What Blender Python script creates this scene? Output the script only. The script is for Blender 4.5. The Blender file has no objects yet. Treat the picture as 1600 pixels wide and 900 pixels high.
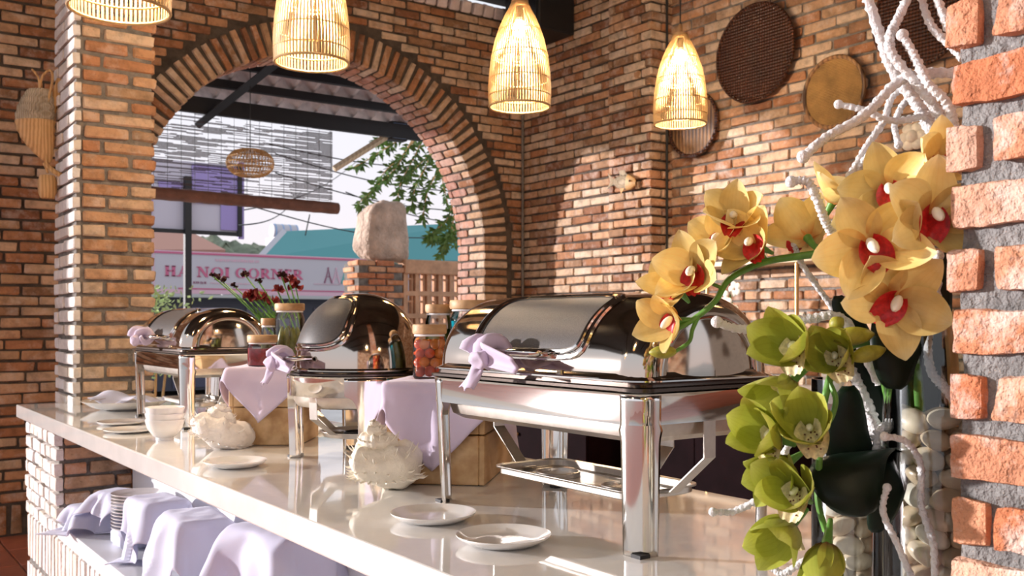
import bpy, math, random
from mathutils import Vector, Matrix, noise, Euler
R_ = math.radians
PI = math.pi
scene = bpy.context.scene
COL = scene.collection

# ---------------------------------------------------------------- camera
FPX, HORIZON, ZC, YAW = 1522.0, 503.0, 1.27, R_(35.9)
cam_d = bpy.data.cameras.new('camera')
cam = bpy.data.objects.new('camera', cam_d)
COL.objects.link(cam)
cam.location = (0, 0, ZC)
cam.rotation_euler = (PI / 2, 0, -YAW)
cam_d.sensor_width = 36.0
cam_d.lens = FPX / 1600 * 36.0
cam_d.shift_y = (HORIZON - 450) / 1600
cam_d.clip_start = 0.02
cam_d.clip_end = 600
cam_d.dof.use_dof = True
cam_d.dof.focus_distance = 1.7
cam_d.dof.aperture_fstop = 11
scene.camera = cam

# ---------------------------------------------------------------- sky, sun, exposure
W = bpy.data.worlds.new('sky')
scene.world = W
W.use_nodes = True
_n = W.node_tree.nodes
_l = W.node_tree.links
_n.clear()
_o = _n.new('ShaderNodeOutputWorld')
_b = _n.new('ShaderNodeBackground')
_tc = _n.new('ShaderNodeTexCoord')
_sx = _n.new('ShaderNodeSeparateXYZ')
_rp = _n.new('ShaderNodeValToRGB')
_l.new(_tc.outputs['Generated'], _sx.inputs[0])
_l.new(_sx.outputs['Z'], _rp.inputs[0])
_rp.color_ramp.elements[0].position = 0.0
_rp.color_ramp.elements[0].color = (0.98, 0.88, 0.90, 1)
_rp.color_ramp.elements[1].position = 0.55
_rp.color_ramp.elements[1].color = (0.78, 0.88, 1.0, 1)
_e = _rp.color_ramp.elements.new(0.16)
_e.color = (0.92, 0.90, 0.97, 1)
_l.new(_rp.outputs[0], _b.inputs['Color'])
_b.inputs['Strength'].default_value = 0.68
_l.new(_b.outputs[0], _o.inputs[0])

sun_d = bpy.data.lights.new('sun', 'SUN')
sun = bpy.data.objects.new('sun', sun_d)
COL.objects.link(sun)
sun.rotation_euler = Vector((1.0, -1.1, -0.21)).to_track_quat('-Z', 'Y').to_euler()
sun_d.energy = 4.0
sun_d.angle = R_(1.5)
sun_d.color = (1.0, 0.93, 0.92)

scene.view_settings.view_transform = 'Standard'
scene.view_settings.look = 'None'
scene.view_settings.gamma = 1.0
scene.view_settings.use_curve_mapping = False
scene.view_settings.exposure = 0.62
LAMP_W = 40.0

# ---------------------------------------------------------------- geometry helpers
FX, FY = math.sin(YAW), math.cos(YAW)
def at(u, v, d):
    l = (u - 800) / FPX * d
    return Vector((d * FX + l * FY, d * FY - l * FX, ZC - (v - HORIZON) / FPX * d))
def depth(p):
    return p[0] * FX + p[1] * FY
def pix(p):
    d = depth(p)
    if d < .05: return (-9999, -9999, d)
    return (800 + FPX * (p[0] * FY - p[1] * FX) / d, HORIZON - (p[2] - ZC) * FPX / d, d)

class MB:
    def __init__(s):
        s.v = []; s.f = []; s.tone = []
    def add(s, v, f, tone=None):
        n = len(s.v)
        s.v += [tuple(p) for p in v]
        s.f += [tuple(i + n for i in q) for q in f]
        if tone is not None: s.tone += [tone] * len(f)
        return s
    def box(s, c, d, M=None, ch=0.0):
        x, y, z = d[0] / 2, d[1] / 2, d[2] / 2
        if ch <= 0:
            v = [(-x, -y, -z), (x, -y, -z), (x, y, -z), (-x, y, -z), (-x, -y, z), (x, -y, z), (x, y, z), (-x, y, z)]
            f = [(0, 3, 2, 1), (4, 5, 6, 7), (0, 1, 5, 4), (1, 2, 6, 5), (2, 3, 7, 6), (3, 0, 4, 7)]
        else:
            v, f = chamfer(x, y, z, ch)
        c = Vector(c)
        v = [((M @ Vector(p)) if M else Vector(p)) + c for p in v]
        return s.add(v, f)
    def tube(s, pts, r, n=8, cap=True, flat=1.0):
        pts = [Vector(p) for p in pts]
        k = len(pts)
        rr = r if isinstance(r, (list, tuple)) else [r] * k
        up = None; rings = []
        for i, p in enumerate(pts):
            t = (pts[min(i + 1, k - 1)] - pts[max(i - 1, 0)])
            if t.length < 1e-9: t = Vector((0, 0, 1))
            t.normalize()
            if up is None:
                up = t.orthogonal().normalized()
                if abs(t.z) < .9: up = (Vector((0, 0, 1)) - t * t.z).normalized()
            up = (up - t * up.dot(t))
            if up.length < 1e-6: up = t.orthogonal()
            up.normalize()
            sd = t.cross(up)
            rings.append([p + (up * math.sin(2 * PI * j / n) * flat + sd * math.cos(2 * PI * j / n)) * rr[i] for j in range(n)])
        v = [q for g in rings for q in g]
        f = []
        for i in range(k - 1):
            for j in range(n):
                f.append((i * n + j, i * n + (j + 1) % n, (i + 1) * n + (j + 1) % n, (i + 1) * n + j))
        if cap:
            f.append(tuple(range(n))[::-1]); f.append(tuple((k - 1) * n + j for j in range(n)))
        return s.add(v, f)
    def lathe(s, prof, n=32, c=(0, 0, 0), sx=1.0, sy=1.0):
        c = Vector(c); v = []; f = []
        for (r, z) in prof:
            for j in range(n):
                a = 2 * PI * j / n
                v.append(c + Vector((r * math.cos(a) * sx, r * math.sin(a) * sy, z)))
        for i in range(len(prof) - 1):
            for j in range(n):
                f.append((i * n + j, i * n + (j + 1) % n, (i + 1) * n + (j + 1) % n, (i + 1) * n + j))
        if prof[0][0] > 1e-5: f.append(tuple(range(n))[::-1])
        if prof[-1][0] > 1e-5: f.append(tuple((len(prof) - 1) * n + j for j in range(n)))
        return s.add(v, f)
    def open_lathe(s, prof, n=32, c=(0, 0, 0)):
        k = len(s.f); s.lathe(prof, n, c)
        s.f = [q for q in s.f[:k]] + [q for q in s.f[k:] if len(q) == 4]
        return s
    def grid(s, fn, nu, nv, closeu=False, closev=False):
        v = [fn(i / (nu if closeu else nu - 1), j / (nv if closev else nv - 1)) for i in range(nu) for j in range(nv)]
        f = []
        for i in range(nu if closeu else nu - 1):
            for j in range(nv if closev else nv - 1):
                i2, j2 = (i + 1) % nu, (j + 1) % nv
                f.append((i * nv + j, i2 * nv + j, i2 * nv + j2, i * nv + j2))
        return s.add(v, f)
    def prism(s, poly, z0, z1, M=None):
        n = len(poly)
        v = [Vector((p[0], p[1], z0)) for p in poly] + [Vector((p[0], p[1], z1)) for p in poly]
        if M: v = [M @ p for p in v]
        f = [tuple(range(n))[::-1], tuple(range(n, 2 * n))] + [(i, (i + 1) % n, n + (i + 1) % n, n + i) for i in range(n)]
        return s.add(v, f)
    def ball(s, c, r, nu=14, nv=9, M=None):
        if not isinstance(r, (tuple, list, Vector)): r = (r, r, r)
        c = Vector(c)
        prof = []
        v = []; f = []
        for i in range(nv + 1):
            th = PI * i / nv
            for j in range(nu):
                a = 2 * PI * j / nu
                p = Vector((r[0] * math.sin(th) * math.cos(a), r[1] * math.sin(th) * math.sin(a), r[2] * math.cos(th)))
                v.append(c + ((M @ p) if M else p))
        for i in range(nv):
            for j in range(nu):
                f.append((i * nu + j, (i + 1) * nu + j, (i + 1) * nu + (j + 1) % nu, i * nu + (j + 1) % nu))
        return s.add(v, f)
    def mesh(s, name, mat, smooth=True, ang=40):
        me = bpy.data.meshes.new(name)
        me.from_pydata(s.v, [], s.f)
        me.validate()
        if s.tone and len(s.tone) == len(me.polygons):
            a = me.attributes.new('tone', 'FLOAT', 'FACE')
            a.data.foreach_set('value', s.tone)
        if mat: me.materials.append(mat)
        if smooth:
            me.shade_smooth()
            me.set_sharp_from_angle(angle=R_(ang))
        me.update()
        return me
    def build(s, name, mat, parent=None, smooth=True, solid=0.0, ang=40, subs=0, off=0.0):
        o = bpy.data.objects.new(name, s.mesh(name, mat, smooth, ang))
        COL.objects.link(o)
        o.parent = parent
        if solid:
            m = o.modifiers.new('thickness', 'SOLIDIFY'); m.thickness = solid; m.offset = off
        if subs:
            m = o.modifiers.new('smooth', 'SUBSURF'); m.levels = subs; m.render_levels = subs
        return o

def chamfer(x, y, z, c):
    v = []; idx = {}
    for sx in (-1, 1):
        for sy in (-1, 1):
            for sz in (-1, 1):
                for ax in range(3):
                    q = [sx * (x - c), sy * (y - c), sz * (z - c)]
                    q[ax] = (sx * x, sy * y, sz * z)[ax]
                    idx[(sx, sy, sz, ax)] = len(v); v.append(tuple(q))
    f = []
    for ax in range(3):
        b, c2 = (ax + 1) % 3, (ax + 2) % 3
        for sg in (-1, 1):
            q = []
            for (s1, s2) in ((-1, -1), (1, -1), (1, 1), (-1, 1)):
                k = [0, 0, 0]; k[ax] = sg; k[b] = s1; k[c2] = s2
                q.append(idx[(*k, ax)])
            f.append(tuple(q if sg > 0 else q[::-1]))
        for s1 in (-1, 1):
            for s2 in (-1, 1):
                k0 = [0, 0, 0]; k0[b] = s1; k0[c2] = s2
                a0 = list(k0); a0[ax] = -1; a1 = list(k0); a1[ax] = 1
                q = [idx[(*a0, b)], idx[(*a1, b)], idx[(*a1, c2)], idx[(*a0, c2)]]
                f.append(tuple(q if s1 * s2 < 0 else q[::-1]))
    for sx in (-1, 1):
        for sy in (-1, 1):
            for sz in (-1, 1):
                q = [idx[(sx, sy, sz, a)] for a in range(3)]
                f.append(tuple(q if sx * sy * sz > 0 else q[::-1]))
    return v, f

def tag(o, label=None, cat=None, group=None, kind=None):
    if label: o['label'] = label
    if cat: o['category'] = cat
    if group: o['group'] = group
    if kind: o['kind'] = kind
    return o
def thing(name, label, cat, loc=(0, 0, 0), rz=0.0, group=None):
    o = bpy.data.objects.new(name, None)
    o.empty_display_size = .05
    COL.objects.link(o)
    o.location = loc; o.rotation_euler = (0, 0, rz)
    return tag(o, label, cat, group)
def link(name, me, parent=None, loc=(0, 0, 0), rot=None, scale=None):
    o = bpy.data.objects.new(name, me)
    COL.objects.link(o)
    o.parent = parent; o.location = loc
    if rot is not None: o.rotation_euler = rot
    if scale is not None: o.scale = scale
    return o
def copy_tree(o, parent=None):
    c = o.copy(); COL.objects.link(c); c.parent = parent
    for ch in list(o.children): copy_tree(ch, c)
    return c
def smooth_path(pts, k=6):
    P = [Vector(p) for p in pts]; out = []
    for i in range(len(P) - 1):
        a, b, c, d = P[max(i - 1, 0)], P[i], P[i + 1], P[min(i + 2, len(P) - 1)]
        for j in range(k):
            t = j / k
            out.append(.5 * ((2 * b) + (c - a) * t + (2 * a - 5 * b + 4 * c - d) * t * t + (3 * b - a - 3 * c + d) * t ** 3))
    out.append(P[-1])
    return out
def vnoise(p, s=1.0, seed=0):
    return noise.noise(Vector(p) * s + Vector((seed * 7.31, seed * 3.17, seed * 1.7)))

# ---------------------------------------------------------------- materials
def new_mat(name):
    m = bpy.data.materials.new(name); m.use_nodes = True
    nt = m.node_tree
    return m, nt, nt.nodes['Principled BSDF'], nt.nodes['Material Output']
def N(nt, t, **kw):
    n = nt.nodes.new('ShaderNode' + t)
    for k, v in kw.items(): setattr(n, k, v)
    return n
def noise_n(nt, coord, scale, detail=4, rough=.6):
    n = N(nt, 'TexNoise'); n.inputs['Scale'].default_value = scale
    n.inputs['Detail'].default_value = detail; n.inputs['Roughness'].default_value = rough
    nt.links.new(coord, n.inputs['Vector']); return n
def ramp(nt, src, stops, interp='LINEAR'):
    r = N(nt, 'ValToRGB'); cr = r.color_ramp; cr.interpolation = interp
    while len(cr.elements) > 1: cr.elements.remove(cr.elements[-1])
    for i, (p, c) in enumerate(stops):
        e = cr.elements[0] if i == 0 else cr.elements.new(p)
        e.position = p
        if not isinstance(c, (tuple, list)): c = (c, c, c)
        e.color = (*c[:3], 1)
    nt.links.new(src, r.inputs[0]); return r
def mixc(nt, fac, a, b, mode='MIX'):
    m = N(nt, 'Mix'); m.data_type = 'RGBA'; m.blend_type = mode
    for sock, val in ((m.inputs[0], fac), (m.inputs[6], a), (m.inputs[7], b)):
        if hasattr(val, 'is_linked') or hasattr(val, 'links'): nt.links.new(val, sock)
        elif isinstance(val, (int, float)): sock.default_value = val if sock == m.inputs[0] else (val, val, val, 1)
        else: sock.default_value = (*val[:3], 1)
    return m.outputs[2]
def bump(nt, bs, src, strength, dist=.01, prev=None):
    b = N(nt, 'Bump'); b.inputs['Strength'].default_value = strength; b.inputs['Distance'].default_value = dist
    nt.links.new(src, b.inputs['Height'])
    if prev: nt.links.new(prev, b.inputs['Normal'])
    nt.links.new(b.outputs[0], bs.inputs['Normal']); return b.outputs[0]
def pos(nt): return N(nt, 'NewGeometry').outputs['Position']
def objc(nt): return N(nt, 'TexCoord').outputs['Object']
def simple(name, col, rough=.5, metal=0.0, var=.0, vscale=20, bmp=0.0, bscale=60, coat=0.0, sheen=0.0, spec=None, bd=.005):
    m, nt, bs, _ = new_mat(name)
    bs.inputs['Base Color'].default_value = (*col, 1)
    bs.inputs['Roughness'].default_value = rough; bs.inputs['Metallic'].default_value = metal
    if coat: bs.inputs['Coat Weight'].default_value = coat; bs.inputs['Coat Roughness'].default_value = .04
    if sheen: bs.inputs['Sheen Weight'].default_value = sheen
    if spec is not None: bs.inputs['Specular IOR Level'].default_value = spec
    if var:
        n = noise_n(nt, pos(nt), vscale)
        r = ramp(nt, n.outputs['Fac'], [(.3, tuple(c * (1 - var) for c in col)), (.7, tuple(min(1, c * (1 + var)) for c in col))])
        nt.links.new(r.outputs[0], bs.inputs['Base Color'])
    if bmp:
        n2 = noise_n(nt, pos(nt), bscale)
        bump(nt, bs, n2.outputs['Fac'], bmp, bd)
    return m

def brick_mat(name, cols, white=.35, wcol=(.78, .70, .64), dark=.5, bmp=.5, sc=1.0, pit=.55):
    m, nt, bs, _ = new_mat(name)
    g = pos(nt)
    oi = N(nt, 'ObjectInfo'); at_ = N(nt, 'Attribute'); at_.attribute_name = 'tone'
    ad = N(nt, 'Math', operation='ADD'); nt.links.new(oi.outputs['Random'], ad.inputs[0]); nt.links.new(at_.outputs['Fac'], ad.inputs[1])
    fr = N(nt, 'Math', operation='FRACT'); nt.links.new(ad.outputs[0], fr.inputs[0])
    k = len(cols)
    base = ramp(nt, fr.outputs[0], [(i / k, c) for i, c in enumerate(cols)], 'CONSTANT').outputs[0]
    n1 = noise_n(nt, g, 16 * sc, 5, .65)
    c1 = mixc(nt, 1.0, base, ramp(nt, n1.outputs['Fac'], [(.25, 1 - dark), (.55, 1.0), (.8, 1.15)]).outputs[0], 'MULTIPLY')
    n2 = noise_n(nt, g, 9 * sc, 6, .7)
    wf = ramp(nt, n2.outputs['Fac'], [(.50, 0.0), (.72, white)]).outputs[0]
    c2 = mixc(nt, wf, c1, wcol)
    n3 = noise_n(nt, g, 85 * sc, 3, .6)
    pf = ramp(nt, n3.outputs['Fac'], [(.24, pit), (.36, 1.0)]).outputs[0]
    c3 = mixc(nt, 1.0, c2, pf, 'MULTIPLY')
    nt.links.new(c3, bs.inputs['Base Color'])
    bs.inputs['Roughness'].default_value = .88
    b1 = bump(nt, bs, n3.outputs['Fac'], bmp, .006)
    n4 = noise_n(nt, g, 28 * sc, 4, .6)
    bump(nt, bs, n4.outputs['Fac'], bmp, .012, b1)
    return m

M = {}
M['brick'] = brick_mat('brick_wall', [(.46, .22, .11), (.58, .35, .21), (.38, .17, .08), (.62, .43, .29), (.52, .28, .15), (.28, .125, .065), (.66, .50, .36), (.50, .31, .18), (.56, .38, .25), (.34, .19, .105)], white=.5)
M['brick_pillar'] = brick_mat('brick_pillar', [(.52, .31, .18), (.60, .42, .28), (.46, .22, .11), (.55, .33, .19), (.38, .24, .14), (.62, .46, .32), (.50, .27, .14)], white=.4)
M['brick_pale'] = brick_mat('brick_limewashed', [(.80, .74, .70), (.74, .66, .60), (.84, .80, .78), (.78, .68, .58)], white=.8, wcol=(.88, .86, .86), dark=.2, pit=.8)  # whitened copy of the brick: strong daylight put into the colour
M['brick_near'] = brick_mat('brick_old', [(.58, .20, .09), (.64, .30, .17), (.70, .42, .30), (.60, .24, .12), (.68, .38, .26), (.62, .27, .15)], white=.9, wcol=(.82, .72, .66), dark=.35, sc=1.6, bmp=.8, pit=.35)
M['brick_soffit'] = brick_mat('brick_soffit', [(.52, .30, .23), (.58, .36, .28), (.48, .24, .18), (.56, .28, .19)], white=.4)
M['brick_red'] = brick_mat('brick_orange', [(.62, .25, .11), (.66, .30, .15), (.56, .20, .09), (.68, .36, .2)], white=.2)
M['mortar_dark'] = simple('mortar_brown', (.085, .066, .052), .95, var=.4, vscale=14, bmp=.6, bscale=40, bd=.012)
M['mortar'] = simple('mortar_grey', (.20, .18, .16), .95, var=.35, vscale=18, bmp=.8, bscale=45, bd=.015)
M['mortar_near'] = simple('mortar_cement', (.24, .235, .23), .95, var=.4, vscale=30, bmp=1.0, bscale=90, bd=.012)
M['mortar_pale'] = simple('mortar_limewash', (.62, .64, .62), .95, var=.25, vscale=20, bmp=.6, bscale=50, bd=.01)  # mortar whitened to match, daylight put into its colour
M['steel'] = simple('polished_steel', (.68, .65, .62), .07, 1.0)
M['steel_lid'] = simple('bronzed_polished_steel', (.54, .48, .42), .08, 1.0)
M['steel_leg'] = simple('polished_steel_leg', (.78, .76, .73), .11, 1.0)
M['steel_matte'] = simple('satin_steel', (.62, .58, .53), .34, 1.0, var=.12, vscale=25)
M['steel_dark'] = simple('dark_steel_edge', (.10, .08, .07), .25, 1.0)
M['fuel'] = simple('dark_fuel_tin', (.03, .03, .035), .3, .6)
M['porcelain'] = simple('white_porcelain', (.84, .83, .82), .10, coat=.6)
M['quartz'] = simple('cream_quartz', (.76, .745, .72), .06, var=.05, vscale=9, coat=.5)
M['white_panel'] = simple('white_laminate', (.80, .81, .84), .35)
M['black'] = simple('matt_black', (.012, .012, .014), .5)
M['black_gloss'] = simple('black_plastic', (.015, .015, .018), .22)
M['pine'] = None
M['maroon'] = simple('dark_maroon_wood', (.008, .003, .004), .8, var=.3, vscale=6, spec=.05)
M['floor_tile'] = simple('terracotta_tile', (.50, .16, .10), .35, var=.2, vscale=4, bmp=.1)
M['grout'] = simple('light_grout', (.55, .46, .38), .9)
M['stone'] = simple('pale_boulder', (.62, .46, .36), .9, var=.35, vscale=5, bmp=.9, bscale=12, bd=.05)
M['concrete'] = simple('pinkish_concrete', (.62, .36, .22), .9, var=.2, vscale=8, bmp=.4, bscale=30)
M['ceiling'] = simple('dark_timber_ceiling', (.022, .016, .012), .6, var=.4, vscale=3)
M['beam'] = simple('dark_steel_beam', (.02, .019, .022), .5)
M['rooftile'] = simple('grey_rose_roof_tile', (.74, .66, .66), .75, var=.2, vscale=8)
M['rooftile_edge'] = simple('red_roof_tile_lip', (.22, .07, .05), .8)
M['leaf_dark'] = simple('dark_waxy_leaf', (.003, .011, .005), .42, var=.4, vscale=25, spec=.25)
M['bud'] = simple('olive_green_bud', (.30, .29, .03), .5, var=.35, vscale=60)
M['stem'] = simple('green_stem', (.10, .26, .04), .45, var=.35, vscale=30)
M['twig'] = simple('white_frosted_twig', (.90, .90, .91), .8, var=.08, vscale=60, bmp=1.0, bscale=260, bd=.006)
M['foliage'] = simple('tree_foliage', (.10, .19, .035), .6, var=.5, vscale=6)
M['hill'] = simple('hazy_tree_line', (.16, .18, .12), .9, var=.5, vscale=.35)
M['teal_roof'] = simple('teal_sheet_roof', (.07, .26, .27), .6)
M['terra_roof'] = simple('salmon_roof', (.50, .26, .20), .8)
M['sign_white'] = simple('sign_board_white', (.50, .47, .51), .6)
M['sign_rose'] = simple('sign_rose', (.52, .12, .22), .6)
M['sign_pale'] = simple('sign_pale_rose', (.66, .42, .50), .6)
M['sign_dark'] = simple('sign_plum', (.26, .10, .16), .6)
M['sign_teal'] = simple('sign_teal', (.10, .40, .36), .6)
M['sign_blue'] = simple('sign_blue', (.25, .38, .62), .6)
M['purple'] = simple('purple_sign', (.34, .27, .58), .55)
M['lilac_white'] = simple('lilac_white_sign', (.56, .53, .62), .55)
M['asphalt'] = simple('street_asphalt', (.46, .44, .43), .9, var=.15, vscale=2)
M['shop_dark'] = simple('dark_shopfront', (.03, .032, .05), .5)
M['shell'] = simple('seashell', (.86, .80, .68), .45, var=.10, vscale=28, bmp=.5, bscale=90, bd=.006)
M['shell2'] = simple('pale_seashell', (.86, .80, .75), .4, var=.10, vscale=35, bmp=.5, bscale=110, bd=.006)
M['red_flower'] = simple('red_carnation', (.20, .010, .013), .7, var=.4, vscale=60)
M['dark_flower'] = simple('dried_dark_carnation', (.05, .008, .012), .8)
M['brass'] = simple('aged_brass', (.55, .38, .18), .35, 1.0)
M['white_flower'] = simple('white_petal', (.82, .82, .76), .6)
M['brown_roll'] = simple('rolled_bamboo', (.20, .085, .055), .6, var=.3, vscale=8)
M['turquoise'] = simple('turquoise_glass', (.03, .42, .46), .12, coat=.5)
M['orange_pack'] = simple('orange_red_packet', (.62, .10, .04), .5)
M['wire'] = simple('dark_cable', (.02, .02, .02), .6)
M['pickle'] = simple('pickled_gherkin', (.22, .22, .03), .35, var=.4, vscale=40)
M['tomato'] = simple('pickled_tomato', (.62, .09, .02), .22, var=.3, vscale=30)
M['tomato_orange'] = simple('pickled_tomato_orange', (.72, .24, .04), .22, var=.3, vscale=30)
M['berry'] = simple('red_berries', (.38, .012, .02), .3, var=.4, vscale=60)
M['blue_liquid'] = simple('blue_syrup', (.01, .30, .38), .08, coat=.6)

def wood_mat(name, c1, c2, axis='Z', scale=3.0, rough=.55):
    m, nt, bs, _ = new_mat(name)
    mp = N(nt, 'Mapping'); nt.links.new(objc(nt), mp.inputs[0])
    s = {'X': (.12, 1, 1), 'Y': (1, .12, 1), 'Z': (1, 1, .12)}[axis]
    mp.inputs['Scale'].default_value = s
    n = noise_n(nt, mp.outputs[0], 22 * scale, 6, .65)
    w = N(nt, 'TexWave'); w.inputs['Scale'].default_value = 7 * scale; w.inputs['Distortion'].default_value = 5; w.inputs['Detail'].default_value = 3
    nt.links.new(mp.outputs[0], w.inputs['Vector'])
    a = mixc(nt, .45, n.outputs['Color'], w.outputs['Color'])
    r = ramp(nt, a, [(.25, c1), (.7, c2)])
    nt.links.new(r.outputs[0], bs.inputs['Base Color']); bs.inputs['Roughness'].default_value = rough
    bump(nt, bs, a, .15, .003)
    return m
M['pine'] = wood_mat('pine_wood', (.42, .24, .10), (.68, .47, .25), 'X', 2)
M['lidwood'] = wood_mat('lid_wood', (.38, .21, .09), (.58, .37, .19), 'X', 4)
M['drawerwood'] = wood_mat('drawer_wood', (.38, .13, .035), (.55, .24, .08), 'Y', 1)
M['shelfwood'] = wood_mat('shelf_wood', (.62, .47, .30), (.76, .62, .44), 'Y', 1)
M['bamboo'] = wood_mat('bamboo_cane', (.46, .24, .08), (.68, .42, .18), 'Z', 3)

def bamboo_slat_mat():
    m, nt, bs, out = new_mat('lamp_bamboo')
    bs.inputs['Base Color'].default_value = (.40, .30, .165, 1); bs.inputs['Roughness'].default_value = .5
    tr = N(nt, 'BsdfTranslucent'); tr.inputs[0].default_value = (.55, .42, .24, 1)
    mx = N(nt, 'MixShader'); mx.inputs[0].default_value = .2
    nt.links.new(bs.outputs[0], mx.inputs[1]); nt.links.new(tr.outputs[0], mx.inputs[2]); nt.links.new(mx.outputs[0], out.inputs[0])
    return m
M['slat'] = bamboo_slat_mat()

def cloth_mat(name, col, tl=.15):
    m, nt, bs, out = new_mat(name)
    bs.inputs['Base Color'].default_value = (*col, 1); bs.inputs['Roughness'].default_value = .75
    bs.inputs['Sheen Weight'].default_value = .25
    n = noise_n(nt, objc(nt), 500, 2); bump(nt, bs, n.outputs['Fac'], .12, .002)
    tr = N(nt, 'BsdfTranslucent'); tr.inputs[0].default_value = (*col, 1)
    mx = N(nt, 'MixShader'); mx.inputs[0].default_value = tl
    nt.links.new(bs.outputs[0], mx.inputs[1]); nt.links.new(tr.outputs[0], mx.inputs[2]); nt.links.new(mx.outputs[0], out.inputs[0])
    return m
M['lavender'] = cloth_mat('lavender_cotton', (.66, .57, .74))
M['lavender_pale'] = cloth_mat('pale_lavender_cotton', (.68, .69, .86))

def thin_glass(name, tint=(1, 1, 1), ior=1.45, base=.035):
    m, nt, bs, out = new_mat(name)
    nt.nodes.remove(bs)
    tp = N(nt, 'BsdfTransparent'); tp.inputs[0].default_value = (*tint, 1)
    gl = N(nt, 'BsdfGlossy'); gl.inputs['Roughness'].default_value = .02
    fr = N(nt, 'Fresnel'); fr.inputs[0].default_value = ior
    ad = N(nt, 'Math', operation='ADD'); ad.inputs[1].default_value = base; nt.links.new(fr.outputs[0], ad.inputs[0])
    mx = N(nt, 'MixShader'); nt.links.new(ad.outputs[0], mx.inputs[0])
    nt.links.new(tp.outputs[0], mx.inputs[1]); nt.links.new(gl.outputs[0], mx.inputs[2]); nt.links.new(mx.outputs[0], out.inputs[0])
    return m
M['glass'] = thin_glass('clear_glass', (.95, .97, .97))

def lid_window_mat():
    m, nt, bs, _ = new_mat('steamed_lid_window')
    n = noise_n(nt, objc(nt), 700, 2)
    r = ramp(nt, n.outputs['Fac'], [(.35, (.055, .05, .05)), (.65, (.10, .092, .09))])
    nt.links.new(r.outputs[0], bs.inputs['Base Color'])
    bs.inputs['Roughness'].default_value = .45; bs.inputs['Specular IOR Level'].default_value = .25
    return m
M['lid_window'] = lid_window_mat()

def petal_mat(name, body, tip, base, vein, back=None):
    m, nt, bs, out = new_mat(name)
    a = N(nt, 'Attribute'); a.attribute_name = 'along'
    oi = N(nt, 'ObjectInfo')
    r = ramp(nt, a.outputs['Fac'], [(.02, base), (.22, body), (.75, body), (1.0, tip)])
    b = N(nt, 'Attribute'); b.attribute_name = 'across'
    w = N(nt, 'Math', operation='SINE'); mu = N(nt, 'Math', operation='MULTIPLY'); mu.inputs[1].default_value = 26
    nt.links.new(b.outputs['Fac'], mu.inputs[0]); nt.links.new(mu.outputs[0], w.inputs[0])
    vf = ramp(nt, w.outputs[0], [(.55, 0.0), (1.0, .22)]).outputs[0]
    c = mixc(nt, vf, r.outputs[0], vein)
    hs = N(nt, 'HueSaturation'); nt.links.new(c, hs.inputs['Color'])
    rm = ramp(nt, oi.outputs['Random'], [(0, .70), (1, 1.15)]); nt.links.new(rm.outputs[0], hs.inputs['Value'])
    nn = noise_n(nt, objc(nt), 40, 3)
    c2 = mixc(nt, 1.0, hs.outputs[0], ramp(nt, nn.outputs['Fac'], [(.3, .86), (.7, 1.06)]).outputs[0], 'MULTIPLY')
    nt.links.new(c2, bs.inputs['Base Color']); bs.inputs['Roughness'].default_value = .5
    tr = N(nt, 'BsdfTranslucent'); nt.links.new(c2, tr.inputs[0])
    mx = N(nt, 'MixShader'); mx.inputs[0].default_value = .22
    nt.links.new(bs.outputs[0], mx.inputs[1]); nt.links.new(tr.outputs[0], mx.inputs[2]); nt.links.new(mx.outputs[0], out.inputs[0])
    return m
M['petal_yellow'] = petal_mat('yellow_petal', (.92, .71, .26), (.94, .82, .44), (.68, .24, .04), (.86, .58, .16))
M['petal_green'] = petal_mat('green_petal', (.46, .50, .07), (.60, .66, .16), (.20, .07, .03), (.34, .36, .035))
M['lip_red'] = simple('red_orchid_lip', (.48, .012, .012), .45, var=.35, vscale=220)
M['lip_cream'] = simple('cream_orchid_lip', (.72, .62, .34), .5, var=.3, vscale=200)
M['lip_maroon'] = simple('maroon_lip_spots', (.14, .012, .02), .5)
M['column_white'] = simple('white_orchid_column', (.84, .80, .68), .4)

def pebble_mat():
    m, nt, bs, _ = new_mat('pebble')
    oi = N(nt, 'ObjectInfo')
    r = ramp(nt, oi.outputs['Random'], [(0, (.80, .67, .50)), (.3, (.68, .52, .35)), (.55, (.86, .79, .67)), (.75, (.54, .41, .28)), (.9, (.76, .60, .41))], 'CONSTANT')
    n = noise_n(nt, objc(nt), 30, 4)
    c = mixc(nt, 1.0, r.outputs[0], ramp(nt, n.outputs['Fac'], [(.3, .75), (.7, 1.05)]).outputs[0], 'MULTIPLY')
    nt.links.new(c, bs.inputs['Base Color']); bs.inputs['Roughness'].default_value = .3
    return m
M['pebble'] = pebble_mat()

def weave_mat(name, c1, c2, scale=70, rough=.6, ribs=False):
    m, nt, bs, _ = new_mat(name)
    co = objc(nt)
    w1 = N(nt, 'TexWave'); w1.inputs['Scale'].default_value = scale / 6.28; w1.bands_direction = 'Y'
    nt.links.new(co, w1.inputs['Vector'])
    w2 = N(nt, 'TexWave'); w2.inputs['Scale'].default_value = scale / (6.28 if not ribs else 60); w2.bands_direction = 'X'
    nt.links.new(co, w2.inputs['Vector'])
    a = mixc(nt, .5, w1.outputs['Color'], w2.outputs['Color'])
    n = noise_n(nt, co, 9, 4)
    r = ramp(nt, a, [(.25, c1), (.75, c2)])
    c = mixc(nt, 1.0, r.outputs[0], ramp(nt, n.outputs['Fac'], [(.3, .55), (.7, 1.15)]).outputs[0], 'MULTIPLY')
    nt.links.new(c, bs.inputs['Base Color']); bs.inputs['Roughness'].default_value = rough
    bump(nt, bs, a, .8, .01)
    return m
M['weave_dark'] = weave_mat('dark_rattan_weave', (.014, .004, .002), (.115, .032, .010), 100, .35)
M['weave_tan'] = weave_mat('tan_bamboo_weave', (.34, .19, .06), (.52, .31, .11), 220)
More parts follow.
